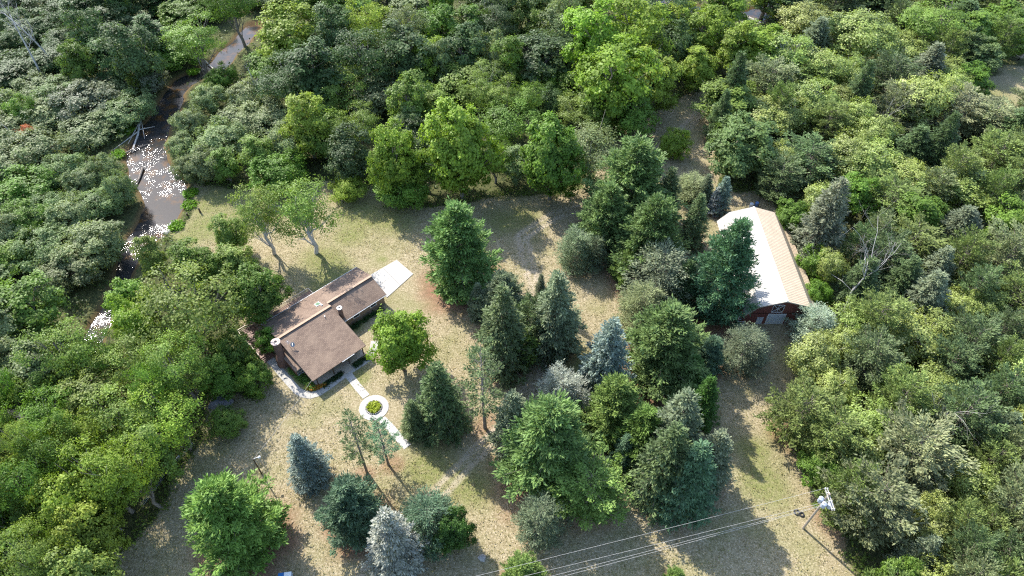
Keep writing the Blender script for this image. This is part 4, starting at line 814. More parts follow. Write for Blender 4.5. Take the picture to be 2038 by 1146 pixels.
fs.prism([(-.03,.3,3.1),(-.03,-6.95,5.2),(-.03,-6.95,4.95),(-.03,.3,2.85)],(.03,0,0)); fs.prism([(-.01,-7.0,5.11),(-.01,-18.4,2.98),(-.01,-18.4,2.76),(-.01,-7.0,4.9)],(.05,0,0))
fs.prism([(12.16,-7.0,5.11),(12.16,-18.4,2.98),(12.16,-18.4,2.76),(12.16,-7.0,4.9)],(.05,0,0)); fs.build('fascia',M_DARKW,house)
pw=MB(); pw.box(.6,11.8,-18.1,-16.21,0,.3); pw.box(6.0,8.1,-19.3,-18.1,0,.16); pw.build('porch_floor',M_TAN,house)
for u in (1.0,4.6,8.2,11.5): MB().box(u-.09,u+.09,-18.02,-17.84,.3,2.83).build('porch_post',M_DARKW,house)
MB().box(.6,11.8,-18.1,-17.88,2.66,2.8).build('porch_beam',M_DARKW,house)
for u,wd in ((2.6,1.5),(9.8,1.5),(5.2,1.2)):
    f=MB(); f.box(u-wd/2,u+wd/2,-16.26,-16.2,.9,2.2); f=f.build('front_window',M_WHITE,house); MB().box(u-wd/2+.1,u+wd/2-.1,-16.28,-16.262,1.0,2.1).build('pane',M_GLASS,f)
dr_=MB().box(6.6,7.6,-16.27,-16.2,.3,2.3).build('door',M_RED,house); MB().box(7.42,7.5,-16.33,-16.272,1.2,1.3).build('handle',M_GREY,dr_)
for u in (15.7,19.9):
    f=MB()
    for a in ((u-.8,u+.8,1.25,1.37),(u-.8,u+.8,2.18,2.3)): f.box(a[0],a[1],-9.93,-9.8,a[2],a[3])
    f.box(u-.8,u-.68,-9.93,-9.8,1.37,2.18); f.box(u+.68,u+.8,-9.93,-9.8,1.37,2.18); f=f.build('wing_window',M_WHITE,house)
    MB().box(u-.68,u+.68,-9.85,-9.8,1.37,2.18).build('pane',M_GLASS,f)
# lean-to bay on the left gable
b_=MB(); b_.box(-.95,.49,-13.8,-8.2,0,2.55); b_.build('side_bay',M_SIDE,house)
MB().prism([(-1.1,-7.9,2.6),(.47,-7.9,3.0),(.47,-7.9,3.12),(-1.1,-7.9,2.72)],(0,-6.3,0)).build('bay_roof',M_SH,house)
f=MB(); 
for i in range(6): f.box(-.8+i*.22,-.76+i*.22,-13.86,-13.8,.9,2.3)
f.box(-.86,.42,-13.87,-13.8,.84,.9); f.box(-.86,.42,-13.87,-13.8,2.3,2.36); f=f.build('bay_window',M_WHITE,house); MB().box(-.82,.4,-13.83,-13.79,.9,2.3).build('pane',M_GLASS,f)
# chimneys
def ngon(cx,cy,r,z,k=8,ph=.39): return [(cx+r*math.cos(ph+6.2832*i/k),cy+r*math.sin(ph+6.2832*i/k),z) for i in range(k)]
def loft(mb,rings):
    k=len(rings[0]); vs=[p for r in rings for p in r]
    fs=[(i*k+j,i*k+(j+1)%k,(i+1)*k+(j+1)%k,(i+1)*k+j) for i in range(len(rings)-1) for j in range(k)]; fs+=[tuple(range(k-1,-1,-1)),tuple(range((len(rings)-1)*k,len(rings)*k))]
    return mb.add(vs,fs)
def rect(cx,cy,a,b,z): return [(cx-a,cy-b,z),(cx+a,cy-b,z),(cx+a,cy+b,z),(cx-a,cy+b,z)]
ch=MB(); loft(ch,[ngon(-1.35,-8.95,1.05,0),ngon(-1.3,-8.95,1.0,2.2),ngon(-1.1,-8.95,.78,3.6),ngon(-1.05,-8.95,.74,7.0)]); ch=ch.build('chimney',M_CHIM,house)
def ringcap(cx,cy,ro,ri,z0,z1,k=10):
    mb=MB(); vs=ngon(cx,cy,ro,z0,k)+ngon(cx,cy,ro,z1,k)+ngon(cx,cy,ri,z1,k)+ngon(cx,cy,ri,z0,k); fs=[]
    for j in range(k):
        n=(j+1)%k
        for a in range(4): b=(a+1)%4; fs.append((a*k+j,a*k+n,b*k+n,b*k+j))
    return mb.add(vs,fs)
ringcap(-1.05,-8.95,.93,.3,7.0,7.16).build('cap',flat('pink_stone',(.55,.42,.36),.9),ch); loft(MB(),[ngon(-1.05,-8.95,.3,7.0),ngon(-1.05,-8.95,.3,7.03)]).build('flue',M_BLACK,ch)
ch2=loft(MB(),[ngon(12.85,-9.35,.46,2.7,10),ngon(12.85,-9.35,.46,6.0,10)]).build('chimney',M_CHIM,house)
ringcap(12.85,-9.35,.56,.26,6.0,6.12).build('cap',M_WHITE,ch2); loft(MB(),[ngon(12.85,-9.35,.26,6.0),ngon(12.85,-9.35,.26,6.03)]).build('flue',M_BLACK,ch2)
MB().tube([(13.25,-9.3,5.2),(14.1,-8.7,5.6)],.05).build('bracket',M_DARKW,ch2)
def onroof(v): return 3.12+.296*(v+.3)
sk=MB(); v0=3.55; 
sk.prism([(10.2,-v0,onroof(v0)+.14),(10.2,-v0-1.15,onroof(v0+1.15)+.14),(10.2,-v0-1.15,onroof(v0+1.15)-.1),(10.2,-v0,onroof(v0)-.1)],(1.1,0,0)); sk=sk.build('skylight',M_WHITE,house)
MB().prism([(10.33,-v0-.13,onroof(v0+.13)+.2),(10.33,-v0-1.02,onroof(v0+1.02)+.2),(10.33,-v0-1.02,onroof(v0+1.02)+.12),(10.33,-v0-.13,onroof(v0+.13)+.12)],(.84,0,0)).build('pane',flat('greenish_glass',(.12,.2,.12),.2),sk)
MB().tube([(11.1,-5.25,4.6),(11.1,-5.25,5.05)],.19,8).build('roof_vent',M_WHITE,house)
MB().tube([(9.8,-8.4,4.7),(9.8,-8.4,5.25)],.1,8).build('roof_vent',M_GREY,house)
# satellite dish + aerial
ds=MB(); k=14; c0=Vector((1.35,-10.3,5.35)); ax=Vector((-.35,-.75,.55)).normalized(); a=ax.cross(Vector((0,0,1))).normalized(); b2=ax.cross(a)
ds.add([c0-ax*.12]+[c0+(a*math.cos(6.2832*j/k)*.42+b2*math.sin(6.2832*j/k)*.5) for j in range(k)]+[c0-ax*.16]+[c0-ax*.04+(a*math.cos(6.2832*j/k)*.42+b2*math.sin(6.2832*j/k)*.5) for j in range(k)],
   [(0,j+1,(j+1)%k+1) for j in range(k)]+[(k+1,k+2+(j+1)%k,k+2+j) for j in range(k)]+[(j+1,k+2+j,k+2+(j+1)%k,(j+1)%k+1) for j in range(k)])
ds=ds.build('satellite_dish',flat('dish_grey',(.35,.36,.38)),house); MB().tube([(1.35,-10.3,4.4),(1.35,-10.3,5.0),tuple(c0-ax*.15)],.045).build('mast',M_GREY,ds); MB().tube([tuple(c0-ax*.1-b2*.4),tuple(c0+ax*.55)],.03).build('feed_arm',M_GREY,ds)
an=MB(); an.tube([(.9,-9.6,4.5),(.9,-9.6,6.0)],.035)
for q in range(4): an.tube([(.5,-9.6+.25*q-.4,5.95),(1.3,-9.6+.25*q-.4,5.95)],.022,4)
an.tube([(.9,-10.05,5.95),(.9,-9.15,5.95)],.025,4); an.build('aerial',M_GREY,house)
# deck
dk=MB().box(-.5,12.75,.45,3.75,.45,.6).build('deck_floor',M_DECK,house); MB().box(-4.0,-.52,-5.0,3.75,.45,.6).build('side_deck_floor',M_RED,house)
def rail(pts,name):
    mb=MB()
    for p,q in zip(pts[:-1],pts[1:]):
        mb.bar((*p,1.62),(*q,1.62),.14,.07); mb.bar((*p,1.1),(*q,1.1),.06,.05); mb.bar((*p,.75),(*q,.75),.06,.05)
        L=math.dist(p,q); n=int(L/.22)
        for i in range(n+1):
            x=p[0]+(q[0]-p[0])*i/n; y=p[1]+(q[1]-p[1])*i/n; w_=.05 if i%8 else .1; mb.box(x-w_/2,x+w_/2,y-w_/2,y+w_/2,.6 if i%8 else .01,1.58)
    return mb.build(name,M_TAN,house)
rail([(12.7,.5),(12.7,3.7),(-3.95,3.7),(-3.95,-5.0)],'deck_railing')
st=MB()
for i in range(3): st.box(-3.9,-1.4,-5.35-.35*i,-5.0-.35*i,0,.45-.14*i)
st.build('deck_steps',M_RED,house)

# ---------- paving ----------
def slab(name,pts,z0,z1,mt): return tag(MB().prism([(p[0],p[1],z0) for p in pts],(0,0,z1-z0)).build(name,mt),kind='structure')
pd=MB(); q4=[Vector(p) for p in (hw(24.9,1.0),hw(32.3,1.3),hw(32.3,7.3),hw(23.9,8.9))]
def bil(s_,r_): return q4[0]*(1-s_)*(1-r_)+q4[1]*s_*(1-r_)+q4[2]*s_*r_+q4[3]*(1-s_)*r_
for i in range(2):
    for j in range(2):
        e_=.003; c4=[bil(.5*i+(e_ if i else 0),.5*j+(e_ if j else 0)),bil(.5*i+.5-(0 if i else e_),.5*j+(e_ if j else 0)),bil(.5*i+.5-(0 if i else e_),.5*j+.5-(0 if j else e_)),bil(.5*i+(e_ if i else 0),.5*j+.5-(0 if j else e_))]
        pd.prism([(p.x,p.y,-.2) for p in c4],(0,0,.3))
tag(pd.build('patio_pad',M_CONC),kind='structure')
def path(name,pts,w,z,mt,joint=1.5):
    P=[Vector((p[0],p[1],0)) for p in pts]; dens=[]; 
    for a,b in zip(P[:-1],P[1:]):
        n=max(1,int((b-a).length/joint)); dens+=[a+(b-a)*i/n for i in range(n)]
    dens.append(P[-1]); mb=MB(); n=len(dens); S=[]
    for i in range(n):
        d=(dens[min(i+1,n-1)]-dens[max(i-1,0)]).normalized(); S.append(Vector((-d.y,d.x,0))*w/2)
    for i in range(n-1):
        d=(dens[i+1]-dens[i]).normalized()*.02; a,b=dens[i]+d,dens[i+1]-d
        mb.prism([a+S[i]+Vector((0,0,-.12)),a-S[i]+Vector((0,0,-.12)),b-S[i+1]+Vector((0,0,-.12)),b+S[i+1]+Vector((0,0,-.12))],(0,0,.12+z))
    return tag(mb.build(name,mt),kind='structure')
path('front_walk',[(-49.6,81.4),(-47.0,79.1),(-44.96,76.77),(-42.5,74.2),(-40.9,72.6),(-39.7,71.9),(-38.2,71.6),(-36.9,72.1),(-35.2,73.6),(-32.23,76.77),(-30.2,78.6),(-28.5,80.2),(-27.8,82.2),(-27.8,84.6)],1.55,.06,M_WALK)
path('garden_walk',[(-31.75,76.3),(-29.8,73.8),(-27.6,71.3)],1.5,.058,M_CONC)
path('lower_garden_walk',[(-24.1,66.5),(-22.2,64.6),(-20.4,62.5),(-18.7,60.7)],1.5,.05,M_CONC)
rg=ringcap(-25.85,68.9,2.75,1.62,-.1,.07,36).build('ring_walk',M_CONC); tag(rg,kind='structure')

# ---------- low planting ----------
def leaf_patch(name,pts_fn,n,size,hgt,color,parent=None,clump=14,sub=.28,seed=1,mt=None):
    rng=np.random.default_rng(seed); C_=pts_fn(n,rng); n=len(C_)
    P=C_[:,None]+rng.normal(size=(n,clump,3))*np.array([sub,sub,sub*.5]); P[...,2]+=rng.uniform(.3,1,(n,clump))*hgt
    P=P.reshape(-1,3); N=unit(rng.normal(size=P.shape)*.6+np.array([0,0,1])); L=size*rng.uniform(.6,1.4,len(P))
    ti=(rng.uniform(0,.5,(n,1))+rng.uniform(0,.5,(n,clump))).ravel()
    o=link(bpy.data.objects.new(name,foliage_mesh(name,leaf_quads(P,N,L,L*.6,rng),ti,mt or M_LEAF)),parent); o.color=(*color,1); return o
def in_poly_pts(poly,z=0):
    A=np.array([p[:2] for p in poly])
    def f(n,rng):
        q=rng.uniform(A.min(0),A.max(0),(n*4,2)); q=q[inside(q[:,0],q[:,1],poly)][:n]; return np.column_stack([q,np.full(len(q),z)])
    return f
def disc(cx,cy,r,z=0): 
    def f(n,rng):
        a=rng.uniform(0,6.283,n); d=r*np.sqrt(rng.uniform(0,1,n)); return np.column_stack([cx+d*np.cos(a),cy+d*np.sin(a),np.full(n,z)])
    return f
fb=empty('flower_bed',(-25.85,68.9,0),0,'round stone-edged flower bed of yellow-green leaves inside the ring of the walk','flower bed')
so_=MB(); rr=random.Random(4)
for i in range(26):
    a=6.2832*i/26; cx,cy=1.45*math.cos(a),1.45*math.sin(a); s=.15+.05*rr.random()
    loft(so_,[ngon(cx,cy,s,0,6,a),ngon(cx,cy,s*.95,.16,6,a),ngon(cx,cy,s*.5,.24,6,a)])
so_.build('stone_edging',M_STONE,fb); loft(MB(),[ngon(0,0,1.42,-.05,20),ngon(0,0,1.3,.1,20),ngon(0,0,.5,.2,20)]).build('soil',flat('soil',(.06,.045,.03)),fb)
leaf_patch('plants',disc(0,0,1.2),150,.24,.5,(.30,.36,.04),fb,10,.12)
bed=[hw(-.2,10.6),hw(-1.4,11.0),hw(-1.2,14.0),hw(-.6,17.2),(-39.3,73.1),(-38.2,72.5),(-37.2,72.9),hw(3.0,18.8),hw(.3,18.7)]
fbh=empty('foundation_bed',hw(.2,16,0),0,'green planting bed with orange flowers between the house corner and the curved walk','flower bed')
def shift(poly,o): return [(p[0]-o[0],p[1]-o[1]) for p in poly]
bl=shift(bed,hw(.2,16))
leaf_patch('shrubs',in_poly_pts(bl),420,.26,.8,(.11,.2,.04),fbh,12,.2,5)
leaf_patch('flowers',in_poly_pts(shift([hw(-.4,17.4),(-39.6,73.3),(-38.3,72.5),(-37.0,73.0),hw(2.2,19.0)],hw(.2,16))),170,.2,.62,(.42,.2,.03),fbh,8,.16,6)
MB().prism([(p[0],p[1],-.02) for p in bl],(0,0,.06)).build('soil',flat('bed_soil',(.05,.045,.03)),fbh)
h1=leaf_patch('hedge_bed',in_poly_pts([hw(1.4,18.3),hw(5.9,18.3),hw(5.9,19.2),hw(1.4,19.2)]),90,.24,.35,(.03,.06,.02),None,12,.16,7); tag(h1,'low dark green bed under the left half of the porch','hedge')
h2=leaf_patch('hedge_bed',in_poly_pts([hw(8.4,18.4),hw(11.8,18.4),hw(11.8,19.6),hw(8.4,19.6)]),80,.24,.35,(.035,.07,.025),None,12,.16,8); tag(h2,'low dark green bed under the right half of the porch','hedge')
h3=leaf_patch('hedge_bed',in_poly_pts([hw(13,10.3),hw(21.5,10.3),hw(21.5,11.2),hw(13,11.2)]),150,.26,.5,(.03,.075,.02),None,12,.18,9); tag(h3,'low dark hedge along the brick wing under the two white windows','hedge')
# ---------- barn ----------
bx,by=54.15,89.1
barn=empty('barn',(bx,by,0),0,'long gambrel barn with pale metal roof and dark red-brown walls by the right woods','barn')
def metal(name,a,b_):
    m,nt,b=mat(name,a,.5,.0,.35); g=G(nt); wv=g.n('ShaderNodeTexWave'); wv.bands_direction='Y'; wv.wave_profile='SIN'; nt.links.new(g.objc(),wv.inputs[0]); wv.inputs['Scale'].default_value=.65
    c=g.mix(g.ramp(g.noise(g.objc(),.5,3,.6),.35,.7),a,b_); c=g.mix(g.ramp(wv.outputs[1],.0,.3),tuple(x*.8 for x in a),c); nt.links.new(c,b.inputs['Base Color']); g.bump(wv.outputs[1],.5,.12,b); return m
M_MET=metal('tan_ribbed_metal',(.50,.39,.27),(.57,.45,.32)); M_MET2=metal('greyish_ribbed_metal',(.42,.39,.345),(.5,.47,.42))  # left slopes get a greyer, less tan metal than the right ones
y0,y1=-1.25,26.8
def bp(poly,a,b): return MB().prism([(x,a,z) for x,z in poly],(0,b-a,0))
def sheet(x0,z0,x1,z1,t=.1): return [(x0,z0),(x1,z1),(x1,z1-t),(x0,z0-t)]
bp([(0,8.5),(5.1,6.85),(5.1,6.73),(0,8.38)],y0,y1).build('upper_roof',M_MET,barn)
bp([(0,8.5),(-5.1,6.85),(-5.1,6.73),(0,8.38)],y0,y1).build('upper_roof',M_MET2,barn)
bp(sheet(5.1,6.84,7.3,4.15),y0,y1).build('lower_roof',M_MET,barn); bp(sheet(-5.1,6.84,-7.3,4.15),y0,y1).build('lower_roof',M_MET2,barn)
bp(sheet(7.31,4.14,8.75,3.6),y0+.1,y1-2.2).build('lean_to_roof',M_MET,barn)
MB().bar((0,y0,8.53),(0,y1,8.53),.4,.05).build('ridge_cap',M_WHITE,barn)
tr_=MB()
for s in (-1,1):
    tr_.bar((0,y0-.03,8.38),(s*5.1,y0-.03,6.74),.05,.24); tr_.bar((s*5.1,y0-.03,6.74),(s*7.3,y0-.03,4.05),.05,.24)
tr_.build('fascia',M_TAN,barn)
M_BARN=planks('barn_siding',(.15,.055,.045),(.22,.085,.07),'X',1.6)
bp([(-6.7,0),(-6.7,4.7),(-4.95,6.65),(0,8.3),(4.95,6.65),(6.7,4.7),(6.7,0)],0,25.6).build('wall',M_BARN,barn)
MB().box(6.72,8.4,.3,24,0,3.55).build('lean_to_wall',M_BARN,barn)
MB().box(-6.68,6.68,-.05,0,3.25,3.45).build('belt_board',flat('belt_brown',(.07,.025,.02)),barn)
gd=MB()
for i in range(5): gd.box(-1.84,1.6,-.09-.02*(i%2),-.02,.05+i*.6,.62+i*.6)
gd=gd.build('garage_door',flat('bluish_door_paint',(.5,.54,.58)),barn); 
df=MB(); df.box(-1.97,-1.84,-.12,-.0,0,3.1); df.box(1.6,1.73,-.12,0,0,3.1); df.box(-1.97,1.73,-.12,0,3.1,3.22); df.build('frame',M_WHITE,gd)
sd=MB().box(-3.9,-2.6,-.09,-.01,.02,2.1).build('side_door',flat('bluish_side_door',(.48,.52,.56)),barn); MB().box(-2.8,-2.72,-.16,-.092,1,1.08).build('handle',M_GREY,sd)
hf=MB().box(-1.65,.6,-.08,-.01,3.85,6.05).build('loft_door',flat('loft_dark',(.06,.025,.022)),barn)
xf=MB(); 
for a,b in (((-1.65,3.85),(.6,3.85)),((-1.65,6.05),(.6,6.05)),((-1.65,3.85),(-1.65,6.05)),((.6,3.85),(.6,6.05)),((-1.65,3.85),(.6,6.05)),((-1.65,6.05),(.6,3.85)),((-.525,3.85),(-.525,6.05))):
    xf.bar((a[0],-.12-.004*len(xf.v)/8,a[1]),(b[0],-.12-.004*len(xf.v)/8,b[1]),.13,.05)
xf.build('cross_trim',M_WHITE,hf)
rp=MB(); rp.bar((-7.9,-.6,.3),(-7.2,.9,2.0),.1); rp.bar((-6.6,-.6,.3),(-5.9,.9,2.0),.1)
for i in range(6): t=i/5; rp.bar((-7.9+.7*t,-.6+1.5*t,.3+1.7*t),(-6.6+.7*t,-.6+1.5*t,.3+1.7*t),.1)
tag(rp.build('leaning_rack',M_WHITE),'white ladder-like rack leaning near the left front corner of the barn','rack').location=(bx,by,-.2)
# ---------- yard light ----------
yl=empty('yard_light',(-43.56,55.49,0),0,'thin dark light pole with a white lamp arm on the lower lawn','light pole')
MB().tube([(0,0,-.2),(0,0,5.4)],[.13,.1],8).build('pole',M_DARKW,yl); MB().tube([(0,0,5.25),(.45,.15,5.5),(.85,.3,5.5)],.05,6).build('arm',M_WHITE,yl)
lh=MB(); loft(lh,[ngon(.95,.33,.22,5.3,10),ngon(.95,.33,.26,5.45,10),ngon(.95,.33,.1,5.62,10)]); lh.build('lamp_head',M_WHITE,yl)
# ---------- utility pole ----------
up=empty('utility_pole',(47.9,45.84,0),0,'tall wooden utility pole with double crossarms and three pale transformers at the right woods','utility pole')
MB().tube([(0,0,-.3),(0,0,12.7)],[.2,.15],8,).build('pole',M_POLE,up)
for dx in (-.17,.17): 
    cb=MB().box(dx-.06,dx+.06,-2.4,1.2,12.1,12.25).build('crossarm',flat('pale_crossarm_wood',(.4,.38,.35)),up)
for y in (-2.2,-1.0,.3,1.05):
    im=MB(); loft(im,[ngon(-.17,y,.05,12.25),ngon(-.17,y,.1,12.33),ngon(-.17,y,.06,12.5)]); loft(im,[ngon(.17,y,.05,12.25),ngon(.17,y,.09,12.33),ngon(.17,y,.05,12.45)]); im.build('insulator',M_WHITE,up)
for (tx,ty) in ((-.75,-.1),(-.55,-.95),(.35,-1.05)):
    tb=MB(); loft(tb,[ngon(tx,ty,.38,10.4,12),ngon(tx,ty,.4,11.35,12),ngon(tx,ty,.24,11.47,12)]); tb=tb.build('transformer',M_TRANS,up)
    q=MB(); q.tube([(tx+.08,ty,11.42),(tx+.1,ty,11.7)],.05); q.tube([(tx-.1,ty,11.42),(tx-.12,ty,11.66)],.05); q.build('bushing',M_GREY,tb); MB().bar((0,0,11.0),(tx*.7,ty*.7,11.0),.08).build('bracket',M_GREY,tb)
gu=MB(); gu.tube([(0,0,11.9),(-.17,-1.1,12.1)],.03,4); gu.tube([(.17,-2.2,12.3),(.35,-1.1,11.6)],.02,4); gu.tube([(-.17,.3,12.3),(-.7,-.1,11.6)],.02,4); gu.build('jumper_wires',M_BLACK,up)
M_WIRE=flat('bright_wire',(.5,.48,.45),.5); 
def wire(a,b,sag,r,label,name='power_line'):
    a=Vector(a);b=Vector(b); P=[a+(b-a)*t+Vector((0,0,-sag*4*t*(1-t))) for t in [i/16 for i in range(17)]]
    return tag(MB().tube(P,r,5).build(name,M_WIRE),label,'wire')
wire((47.73,46.9,12.4),(-30,27.9,12.4),.5,.016,'uppermost bright wire of the power lines crossing the lower right lawn')
wire((47.73,44.85,12.4),(-30,26.6,12.4),.6,.016,'second wire from the top crossing the lower right lawn')
wire((47.8,45.4,9.9),(-30,26.3,9.3),.7,.017,'third wire of the power lines, upper of the close pair')
wire((47.8,45.4,9.5),(-30,25.9,8.7),.9,.017,'lowest wire of the power lines, lower of the close pair')
wire(hw(.6,17.8,2.95),(-43.56,55.49,5.3),.5,.018,'thin wire from the house corner to the light pole','service_wire')
wire((-64.5,58.5,8.5),(-57.8,28,8),.3,.02,'thin pale wire crossing the lower left trees down to the lawn edge','service_wire')
# ---------- rings, box, boulder, heap, barrels, fence, posts ----------
def torus(mb,c,R,r,k=16,n=6,tilt=0):
    vs=[]
    for i in range(k):
        a=6.2832*i/k
        for j in range(n):
            b=6.2832*j/n; x=(R+r*math.cos(b))*math.cos(a); y=(R+r*math.cos(b))*math.sin(a); z=r*math.sin(b); vs.append((c[0]+x,c[1]+y*math.cos(tilt)-z*math.sin(tilt),c[2]+y*math.sin(tilt)+z*math.cos(tilt)))
    return mb.add(vs,[(i*n+j,((i+1)%k)*n+j,((i+1)%k)*n+(j+1)%n,i*n+(j+1)%n) for i in range(k) for j in range(n)])
for (x,y,Rr,lab) in ((47.6,48.5,.42,'larger black ring lying on the grass left of the utility pole'),(48.3,48.15,.34,'smaller black ring with a pale inside nearest the utility pole')):
    o=MB(); torus(o,(0,0,0),Rr,.13); o=o.build('old_tyre',M_BLACK); o.location=(x,y,.14); tag(o,lab,'tyre')
bo=empty('trailer',(-35.2,37.2,0),R_(8),'small blue and white box trailer cut off by the bottom edge','trailer')
MB().box(-1.0,1.0,-1.6,1.0,.5,1.5).build('body',flat('pale_blue_body',(.45,.53,.65),.4),bo); MB().box(-.98,-.1,.2,.98,1.5,1.56).build('blue_lid',flat('blue_lid_paint',(.02,.14,.38),.4),bo); MB().box(-.08,.98,-1.58,.98,1.5,1.55).build('white_lid',M_WHITE,bo)
for sx in (-1.1,1.1): 
    o=MB(); k=14; 
    for q in (0,): o.add([(sx-.1,math.cos(6.2832*i/k)*.36-.3,.36+math.sin(6.2832*i/k)*.36) for i in range(k)]+[(sx+.1,math.cos(6.2832*i/k)*.36-.3,.36+math.sin(6.2832*i/k)*.36) for i in range(k)],[tuple(range(k)),tuple(range(2*k-1,k-1,-1))]+[(i,k+i,k+(i+1)%k,(i+1)%k) for i in range(k)])
    o.build('wheel',M_BLACK,bo)
def rock(name,x,y,r,z,lab,group=None,seed=1,sq=.6,mt=None,cat='rock'):
    rng=np.random.default_rng(seed); D=fib(60,rng); import bmesh as bmm
    bm=bmm.new(); n=1+.25*np.sin(D@rng.normal(size=3)*3)+rng.normal(size=60)*.07
    for d,q in zip(D,n): bm.verts.new(tuple(d*np.array([r,r*rng.uniform(.8,.85),r*sq])*q))
    bmm.ops.convex_hull(bm,input=bm.verts[:]); me=bpy.data.meshes.new(name); bm.to_mesh(me); bm.free(); me.materials.append(mt or M_STONE)
    o=link(bpy.data.objects.new(name,me)); o.location=(x,y,z); tag(o,lab,cat,group); return o
rock('boulder',-4.7,40.9,.65,.2,'single grey boulder on the dry lawn near the bottom edge',seed=3)
for i,(x,y,r,lab) in enumerate(((-80.6,119.8,.8,'pale flat rock in the river shallows, topmost of the row'),(-79.6,118.3,.6,'second rock from the top of the row in the river shallows'),(-80.9,116.8,1.05,'largest rock of the row in the river shallows'),(-80.8,114.9,.8,'lowest dark rock of the row in the river shallows'))): rock('river_rock',x,y,r,-.45,lab,'rocks along the riverbank',20+i,.55)
tp=MB(); loft(tp,[[(-2.2,-1.3,0),(1.6,-1.5,0),(2.3,.5,0),(-.4,1.7,0),(-2.0,.9,0)],[(-1.7,-1.0,1.0),(1.2,-1.2,1.25),(1.9,.4,1.15),(-.3,1.3,1.35),(-1.6,.7,1.1)],[(-.9,-.5,1.5),(.6,-.6,1.6),(.9,.2,1.55),(-.1,.6,1.65),(-.8,.3,1.5)]])
o=tp.build('tarp_heap',noisy('grey_tarp',(.13,.13,.16),(.3,.29,.33),1.5,.7,.5)); o.location=(-54.7,69.9,0); tag(o,'dark grey tarp-covered heap at the wood edge left of the front walk','tarp heap')
for (x,y,r,mm,lab) in ((58.0,125.6,.45,(.55,.62,.68),'pale barrel just behind the far end of the barn ridge'),(59.4,126.0,.42,(.1,.2,.42),'blue barrel just behind the far end of the barn ridge')):
    o=MB(); loft(o,[ngon(0,0,r,0,12),ngon(0,0,r*1.06,.3,12),ngon(0,0,r,.5,12),ngon(0,0,r*1.06,.7,12),ngon(0,0,r,1.0,12),ngon(0,0,r*.85,1.03,12)]); o=o.build('barrel',flat('barrel_paint',mm,.4)); o.location=(x,y,0); tag(o,lab,'barrel')
fn=empty('wire_fence',(-60,55,0),0,'small wire fence with grey posts along the lower left wood edge','fence')
fp=[(-62.0,49.4),(-60.9,52.5),(-59.9,55.2),(-58.6,58.2),(-56.9,60.9)]
for x,y in fp: MB().tube([(x+60,y-55,-.1),(x+60,y-55,1.3)],.05,6).build('post',M_POLE,fn)
wm=MB(); 
for a,b in zip(fp[:-1],fp[1:]):
    for z in (.4,.8,1.2): wm.tube([(a[0]+60,a[1]-55,z),(b[0]+60,b[1]-55,z)],.018,4)
wm.build('wire_strands',M_GREY,fn); MB().tube([(1.2,2.8,1.3),(2.6,5.0,1.3)],.05,6).build('top_rail',M_WHITE,fn)
for x,y,h,lab in ((-74.98,123.45,1.5,'taller dark wooden post on the riverbank lawn'),(-77.6,122.2,1.0,'shorter dark post on the riverbank lawn nearest the water')):
    o=MB(); o.tube([(0,0,-.2),(0,0,h*.95),(.03,0,h)],[.24,.2,.12],8); o=o.build('wooden_post',M_DARKW); o.location=(x,y,0); tag(o,lab,'post')
o=MB(); o.tube([(66.44,107.73,-.1),(66.9,108.2,4.4)],[.14,.1],7); tag(o.build('leaning_post',flat('rusty_post',(.13,.05,.035))),'rusty leaning post at the right side of the barn roof','post')
# ---------- dead wood ----------
def dead(seed,x,y,H,lab,spread=.32,depth=3,rot=0,name='dead_tree',cat='dead tree',sx=1.,lean=(0,0),z=0):
    bm_,tm,_,H0=deadtree(name+str(seed),seed,16,spread,depth)
    r=empty(name,(x,y,z),rot,lab,cat); r.scale=(H/H0*sx,H/H0*sx,H/H0); r.rotation_euler=(lean[0],lean[1],rot)
    link(bpy.data.objects.new('trunk',tm),r); link(bpy.data.objects.new('branches',bm_),r); return r
dead(1,-139.2,181.5,20,'left one of two bare grey snags in the top left corner',.3,3)
dead(2,-139.1,188.6,20,'right one of two bare grey snags in the top left corner',.32,3,1.)
dead(3,68.4,89.6,14.5,'big bare dead tree with pale limbs among the right woods',.55,4,2.,lean=(R_(-8),R_(5)),sx=1.15)
dead(4,-71.2,170.4,12.5,'thin grey dead trunk right of the upper river bushes',.15,2)
dead(5,-49.1,146.8,12.5,'thin dead trunk beside the tall narrow light green tree',.3,3)
dead(6,-79.3,149,7.,'short dead stick in the bushes right of the river rapids',.15,1)
dead(7,75.,62.,11,'bare pale branches between pines in the lower right woods',.5,3,1.)
dead(8,-128,150.5,9,'thin grey dead trunk beside the orange-leaved bush',.12,2)
dead(9,-118,112,9,'bare forked twigs at the left edge beside the alders',.4,3)
dead(10,-120,192,15,'long thin leaning dead trunk right of the two grey snags',.08,1,0,lean=(R_(18),R_(-22)))
dead(11,96.,150.,10,'bare grey branches among the pines behind the barn',.5,3,2.)
dead(12,-6.,163.,11,'bare pale branches in the woods behind the big pale maple',.4,3,.5)
def log(pts,r,lab,mt=None,br=None):
    root=MB(); root.tube([(*p,) for p in pts],[r*(1-.5*i/(len(pts)-1)) for i in range(len(pts))],7)
    if br:
        for a,b in br: root.tube([a,b],[r*.45,r*.12],5)
    tag(root.build('fallen_log',mt or M_PALE),lab,'log')
log([(-105.2,171,.9),(-103.8,163.5,.3),(-101.9,155.5,-.3),(-101.0,148.4,-.55)],.38,'long fallen log with branches lying across the river rapids',br=[((-103.9,163.5,.3),(-99.3,153.5,-.2)),((-103.2,160,.1),(-102.5,150.5,.3)),((-102.5,157.5,-.1),(-98.2,158.6,.2)),((-102.3,156.5,-.1),(-105.5,148.0,.2)),((-101.9,155,-.2),(-100.0,147.0,.1))])
